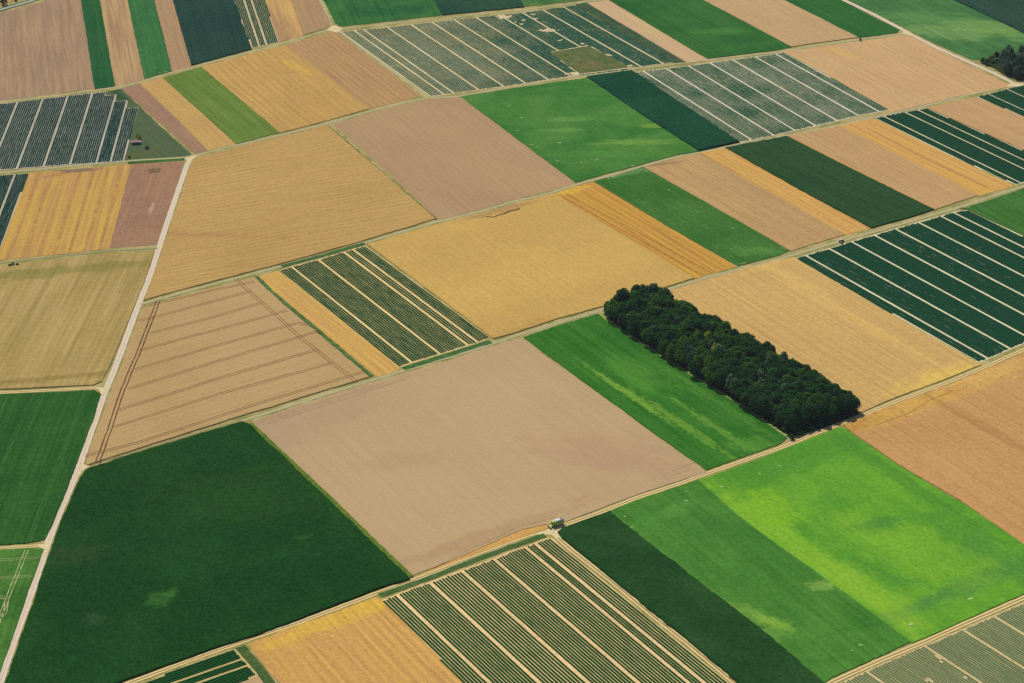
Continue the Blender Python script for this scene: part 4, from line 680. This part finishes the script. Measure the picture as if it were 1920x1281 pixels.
for p in pts:
    dd = min((segd(p, a, b), n) for n, a, b in EDGES)
    k = "dark" if rnd.random() < .66 else ("mid" if rnd.random() < .93 else "blue")
    if min((p[0]-c[0])**2+(p[1]-c[1])**2 for c in pale_c) < 16: k = "pale"
    if min((p[0]-c[0])**2+(p[1]-c[1])**2 for c in yel_c) < 16: k = "yellow"
    where = ("on the long wood's " + dd[1]) if dd[0] < 6 else "inside the long wood"
    tree(p[0], p[1], k, (rnd.uniform(.95, 1.1) if dd[0] > 5 else rnd.uniform(.8, .98))*(1.12 if p[1] > WP[0][1]-25 else 1.0), rnd, KN[k]+" "+where, "trees of the long wood")
P2 = [(451.8,1723.4),(458.5,1701.8),(465.0,1692.9),(508.0,1687.3),(517.9,1725.2),(479.2,1737.6),(462.7,1740.7)]
rnd = random.Random(8)
for p in scatter(P2, 6.6, rnd, 30):
    tree(p[0], p[1], "blue", rnd.uniform(.85, 1.12), rnd, "blue grey green tree of the far wood at the right edge", "trees of the far wood")
for p, k, s, l in zip([(443.6,1736.9),(446.0,1732.4),(450.5,1739.1),(453.7,1740.2),(457.9,1745.5)], ("mid","mid","yellow","yellow","dark"), (.45,.45,.5,.55,.5),
    ("leftmost low tree of the far wood","low dark hedge tree left of the yellow green bush by the far wood","small yellow green tree left of the far wood","brightest yellow green tree against the far wood","small dark tree behind the yellow green one by the far wood")):
    tree(p[0], p[1], k, s, rnd, l)
# single bushes and shrubs
def bush(p, k, s, label, group=None):
    t = tree(p[0], p[1], "shrub_"+k, s*3.0, rnd, label, group, "shrub", "shrub", .05)
    for o in t.children:
        if o.name.startswith("trunk"): o.scale = (.35, .35, .2)
for p, k, s, l in zip([(-320.7,1627.8),(-318.4,1621.5),(-308.7,1600.0),(-320.8,1579.7),(-517.5,2011.2),(-507.7,2020.6),(-380.1,1372.4),(-378.4,1374.2),(-374.7,1373.9),(342.6,1809.0)],
    ("pale","yellow","pale","dark","dark","dark","mid","mid","mid","dark"), (.3,.3,.32,.2,.6,.35,.2,.22,.2,.22),
    ("pale bush in the meadow above the hut","yellowish bush at the back corner of the hut","lone pale bush in the meadow right of the hut","tiny dark bush in the meadow below the hut","dark conical tree above the paved road in the top left corner","small dark bush on the paved road's verge",
     "left shrub of the low clump beside the grey green side track","middle shrub of the low clump beside the grey green side track","right shrub of the low clump beside the grey green side track","small dark bush beside the gravel track below the tan grain field")):
    bush(p, k, s, l)
rnd = random.Random(77)
edge = [(174.1,1077.9),(180.3,1083.4),(187.7,1087.5),(195.2,1092.3),(202.7,1096.5),(170.9,1088.7),(165.8,1096.4),(159.6,1106.3),(153.2,1115.7)]
for i, p in enumerate(edge):
    bush(p, "mid" if i % 2 else "dark", rnd.uniform(.22, .34), "low shrub on the wood's near edge" + (" facing the wheel track" if i < 5 else " facing the green field"), "shrubs on the wood edge")

# ---------------------------------------------------------------- box helpers for built things
class MB:
    def __init__(s): s.bm = bmesh.new()
    def box(s, x0, x1, y0, y1, z0, z1, tx=0.0, ty=0.0, bev=.04):
        v = [s.bm.verts.new(c) for c in ((x0,y0,z0),(x1,y0,z0),(x1,y1,z0),(x0,y1,z0),(x0+tx,y0+ty,z1),(x1-tx,y0+ty,z1),(x1-tx,y1-ty,z1),(x0+tx,y1-ty,z1))]
        f = [s.bm.faces.new([v[i] for i in q]) for q in ((3,2,1,0),(4,5,6,7),(0,1,5,4),(1,2,6,5),(2,3,7,6),(3,0,4,7))]
        if bev: bmesh.ops.bevel(s.bm, geom=list({e for q in f for e in q.edges}), offset=bev, segments=2, affect='EDGES')
        return s
    def prism(s, prof, y0, y1):
        a = [s.bm.verts.new((x, y0, z)) for x, z in prof]; b = [s.bm.verts.new((x, y1, z)) for x, z in prof]; n = len(prof)
        s.bm.faces.new(a); s.bm.faces.new(b[::-1])
        for i in range(n): s.bm.faces.new((a[i], b[i], b[(i+1) % n], a[(i+1) % n]))
        return s
    def cyl(s, c, r, w_, n=20, axis='Y', r2=None):
        rot = Matrix.Rotation(R(90), 4, 'X') if axis == 'Y' else (Matrix.Rotation(R(90), 4, 'Y') if axis == 'X' else Matrix())
        bmesh.ops.create_cone(s.bm, cap_ends=True, segments=n, radius1=r, radius2=r if r2 is None else r2, depth=w_, matrix=Matrix.Translation(c) @ rot); return s
    def build(s, name, mat, parent):
        bmesh.ops.recalc_face_normals(s.bm, faces=s.bm.faces)
        me = bpy.data.meshes.new(name); s.bm.to_mesh(me); s.bm.free(); me.materials.append(mat)
        o = bpy.data.objects.new(name, me); COL.objects.link(o); o.parent = parent; return o
def root(name, p, rz, label, cat, z=0.0):
    o = bpy.data.objects.new(name, None); COL.objects.link(o); o.location = (p[0], p[1], z); o.rotation_euler = (0, 0, rz); return tag(o, label, cat)
M = dict(lime=plain("lime_paint", (184,212,84), .4, .4), white=plain("white_paint", (214,212,212), .4, .4), grey=plain("grey_metal", (120,118,120), .5, .4), black=plain("rubber", (34,34,36), .8, .2),
         glass=plain("dark_glass", (30,40,46), .12, .6), red=plain("red_paint", (150,60,44), .4, .4), rim=plain("cream_rim", (222,206,160), .5, .4), roof=plain("pinkish_tiles", (176,140,136), .9, .1),
         wood=plain("weathered_wood", (88,88,92), .9, .1), darkw=plain("dark_planks", (52,50,62), .9, .1), slab=plain("concrete", (176,168,166), .9, .1), blue=plain("blue_paint", (60,80,120), .4, .4))
def wheel(parent, x, y, r, w_):
    o = MB().cyl((x, y, r), r, w_, 24).build("wheel", M["black"], parent); MB().cyl((x, y+(.5*w_+.01)*(1 if y > 0 else -1), r), r*.52, .04, 18).build("rim", M["rim"], o); return o
# combine harvester, front end towards the lower left
tdir = [(2.2,975.3),(25.8,988.2)]; ta = angle(tdir)
cb = root("combine_harvester", [(22.5,988.5)][0], ta+math.pi, "lime green and white combine harvester standing beside the near track", "harvester", .36)
MB().prism([(-4.2,1.0),(2.4,.8),(2.9,1.5),(2.7,2.9),(-1.0,3.2),(-3.6,2.9),(-4.4,2.2)], -1.45, 1.45).build("body", M["lime"], cb)
MB().box(-2.6,1.1,-1.3,1.3,3.12,3.75,.25,.2).build("grain_tank", M["white"], cb)
MB().box(-4.5,-2.7,-1.2,1.2,2.85,3.4,.2,.15).build("engine_cover", M["grey"], cb)
MB().box(-4.75,-4.3,-1.1,1.1,.9,2.4).build("straw_chopper", M["grey"], cb)
cabo = MB().box(1.3,3.1,-1.0,1.0,1.7,3.5,.12,.08).build("cab", M["lime"], cb)
MB().box(3.0,3.12,-.9,.9,1.9,3.2,0,0,.02).build("windscreen", M["glass"], cabo); MB().box(1.2,3.2,-1.08,1.08,3.51,3.66).build("cab_roof", M["lime"], cabo)
for sy in (-1, 1): MB().box(1.6,2.8,sy*1.0-.02,sy*1.0+.03,2.1,3.2,0,0,.01).build("side_window", M["glass"], cabo)
MB().prism([(2.4,.5),(4.3,.3),(4.4,.7),(2.7,1.7)], -.7, .7).build("feeder_house", M["lime"], cb)
hd = MB().prism([(4.1,.12),(5.3,.05),(5.0,.35),(4.4,.95),(4.1,.95)], -1.75, 1.75).build("header", M["lime"], cb)
MB().cyl((4.95,0,.8), .42, 3.4, 12).build("reel", M["grey"], hd)
MB().cyl((-1.4,1.35,3.3), .17, 4.6, 12, 'X').build("unloading_auger", M["grey"], cb)
MB().cyl((-3.4,-.6,3.6), .08, .7, 10, 'Z').build("exhaust", M["grey"], cb)
for sy in (-1, 1): wheel(cb, 1.7, sy*1.45, .92, .7); wheel(cb, -3.2, sy*1.2, .62, .45)
# small tractor at the field edge
tp = [(252.3,1364.0)][0]; tt = [(217.6,1347.5),(251.9,1365.9)]
tr = root("tractor", tp, angle(tt), "small dark and white tractor parked on the verge of the middle track", "tractor", .06)
MB().box(-1.9,.4,-.5,.5,.7,1.1).build("chassis", M["black"], tr); MB().box(.3,2.1,-.42,.42,.8,1.6,.1,.06).build("bonnet", M["blue"], tr)
c2 = MB().box(-1.3,.35,-.75,.75,1.05,2.45,.12,.1).build("cab", M["glass"], tr); MB().box(-1.35,.4,-.8,.8,2.46,2.6).build("cab_roof", M["white"], c2)
for sy in (-1, 1): wheel(tr, -1.0, sy*.95, .85, .45); wheel(tr, 1.5, sy*.8, .5, .32); MB().prism([(-1.9,1.3),(-1.5,1.75),(-.5,1.75),(-.1,1.3)], sy*.95-.24, sy*.95+.24).build("mudguard", M["white"], tr)
MB().cyl((1.0,-.3,1.9), .05, .8, 8, 'Z').build("exhaust", M["grey"], tr)
# meadow hut
hp = [(-320.9,1611.9)][0]
ht = root("hut", hp, R(6), "small wooden hut with a pinkish tiled roof in the meadow", "hut", .13)
MB().box(-2.9,2.9,-2.1,2.1,0,2.3,0,0,.02).build("wall", M["darkw"], ht)
rf = MB().prism([(-3.3,2.2),(-3.3,2.32),(0,2.32),(3.3,2.32),(3.3,2.2)], -2.5, 2.5)
rf.bm.free(); rf = MB()
_v = [rf.bm.verts.new(c) for c in ((-3.4,-2.7,2.1),(3.4,-2.7,2.1),(3.4,0,3.4),(-3.4,0,3.4),(-3.4,2.7,2.1),(3.4,2.7,2.1),(-3.4,-2.7,2.25),(3.4,-2.7,2.25),(3.4,0,3.56),(-3.4,0,3.56),(-3.4,2.7,2.25),(3.4,2.7,2.25))]
for q in ((6,7,8,9),(9,8,11,10),(0,3,2,1),(3,4,5,2),(0,1,7,6),(4,10,11,5),(0,6,9,3),(3,9,10,4),(1,2,8,7),(2,5,11,8)): rf.bm.faces.new([_v[i] for i in q])
rf.build("roof", M["roof"], ht)
dr = MB().box(-.5,.5,-2.16,-2.08,0,1.95,0,0,.01).build("door", M["wood"], ht); MB().box(.3,.38,-2.22,-2.16,.95,1.1,0,0,.01).build("handle", M["grey"], dr)
MB().box(1.2,2.1,-2.15,-2.08,1.0,1.7,0,0,.01).build("window", M["glass"], ht)
MB().box(2.9,5.1,-1.9,1.7,0,2.0,0,0,.02).build("lean_to", M["wood"], ht)
MB().box(2.85,5.3,-2.1,1.9,2.02,2.12,0,0,.01).build("lean_to_roof", M["slab"], ht)
MB().box(-2.9,1.0,-3.4,-2.2,0,.14,0,0,.02).build("terrace", M["slab"], ht)
# white marker cap on the hydrant posts
for p, l in zip([(360.3,1416.4),(-375.7,1375.8)], ("white water hydrant post at the corner of the big dark row crop","white water hydrant post beside the low shrub clump on the left")):
    h_ = root("hydrant_post", p, 0, l, "hydrant"); MB().cyl((0,0,.55), .16, 1.1, 12, 'Z').build("post", M["white"], h_); MB().cyl((0,0,1.2), .42, .3, 14, 'Z', .25).build("cap", M["white"], h_)

# ---------------------------------------------------------------- the air
hm = bpy.data.materials.new("haze"); hm.use_nodes = True; _t = hm.node_tree; _t.nodes.clear()
_o = _t.nodes.new("ShaderNodeOutputMaterial"); _v = _t.nodes.new("ShaderNodeVolumePrincipled")
_v.inputs["Density"].default_value = 0.00002; _v.inputs["Color"].default_value = (.80, .88, 1, 1); _v.inputs["Anisotropy"].default_value = 0.2
_t.links.new(_v.outputs[0], _o.inputs["Volume"])
_b = MB().box(-9500, 9500, -3500, 22500, -1, 700, 0, 0, 0).build("haze", hm, None); tag(_b, "thin pale summer haze over the whole landscape", "haze", kind="stuff")
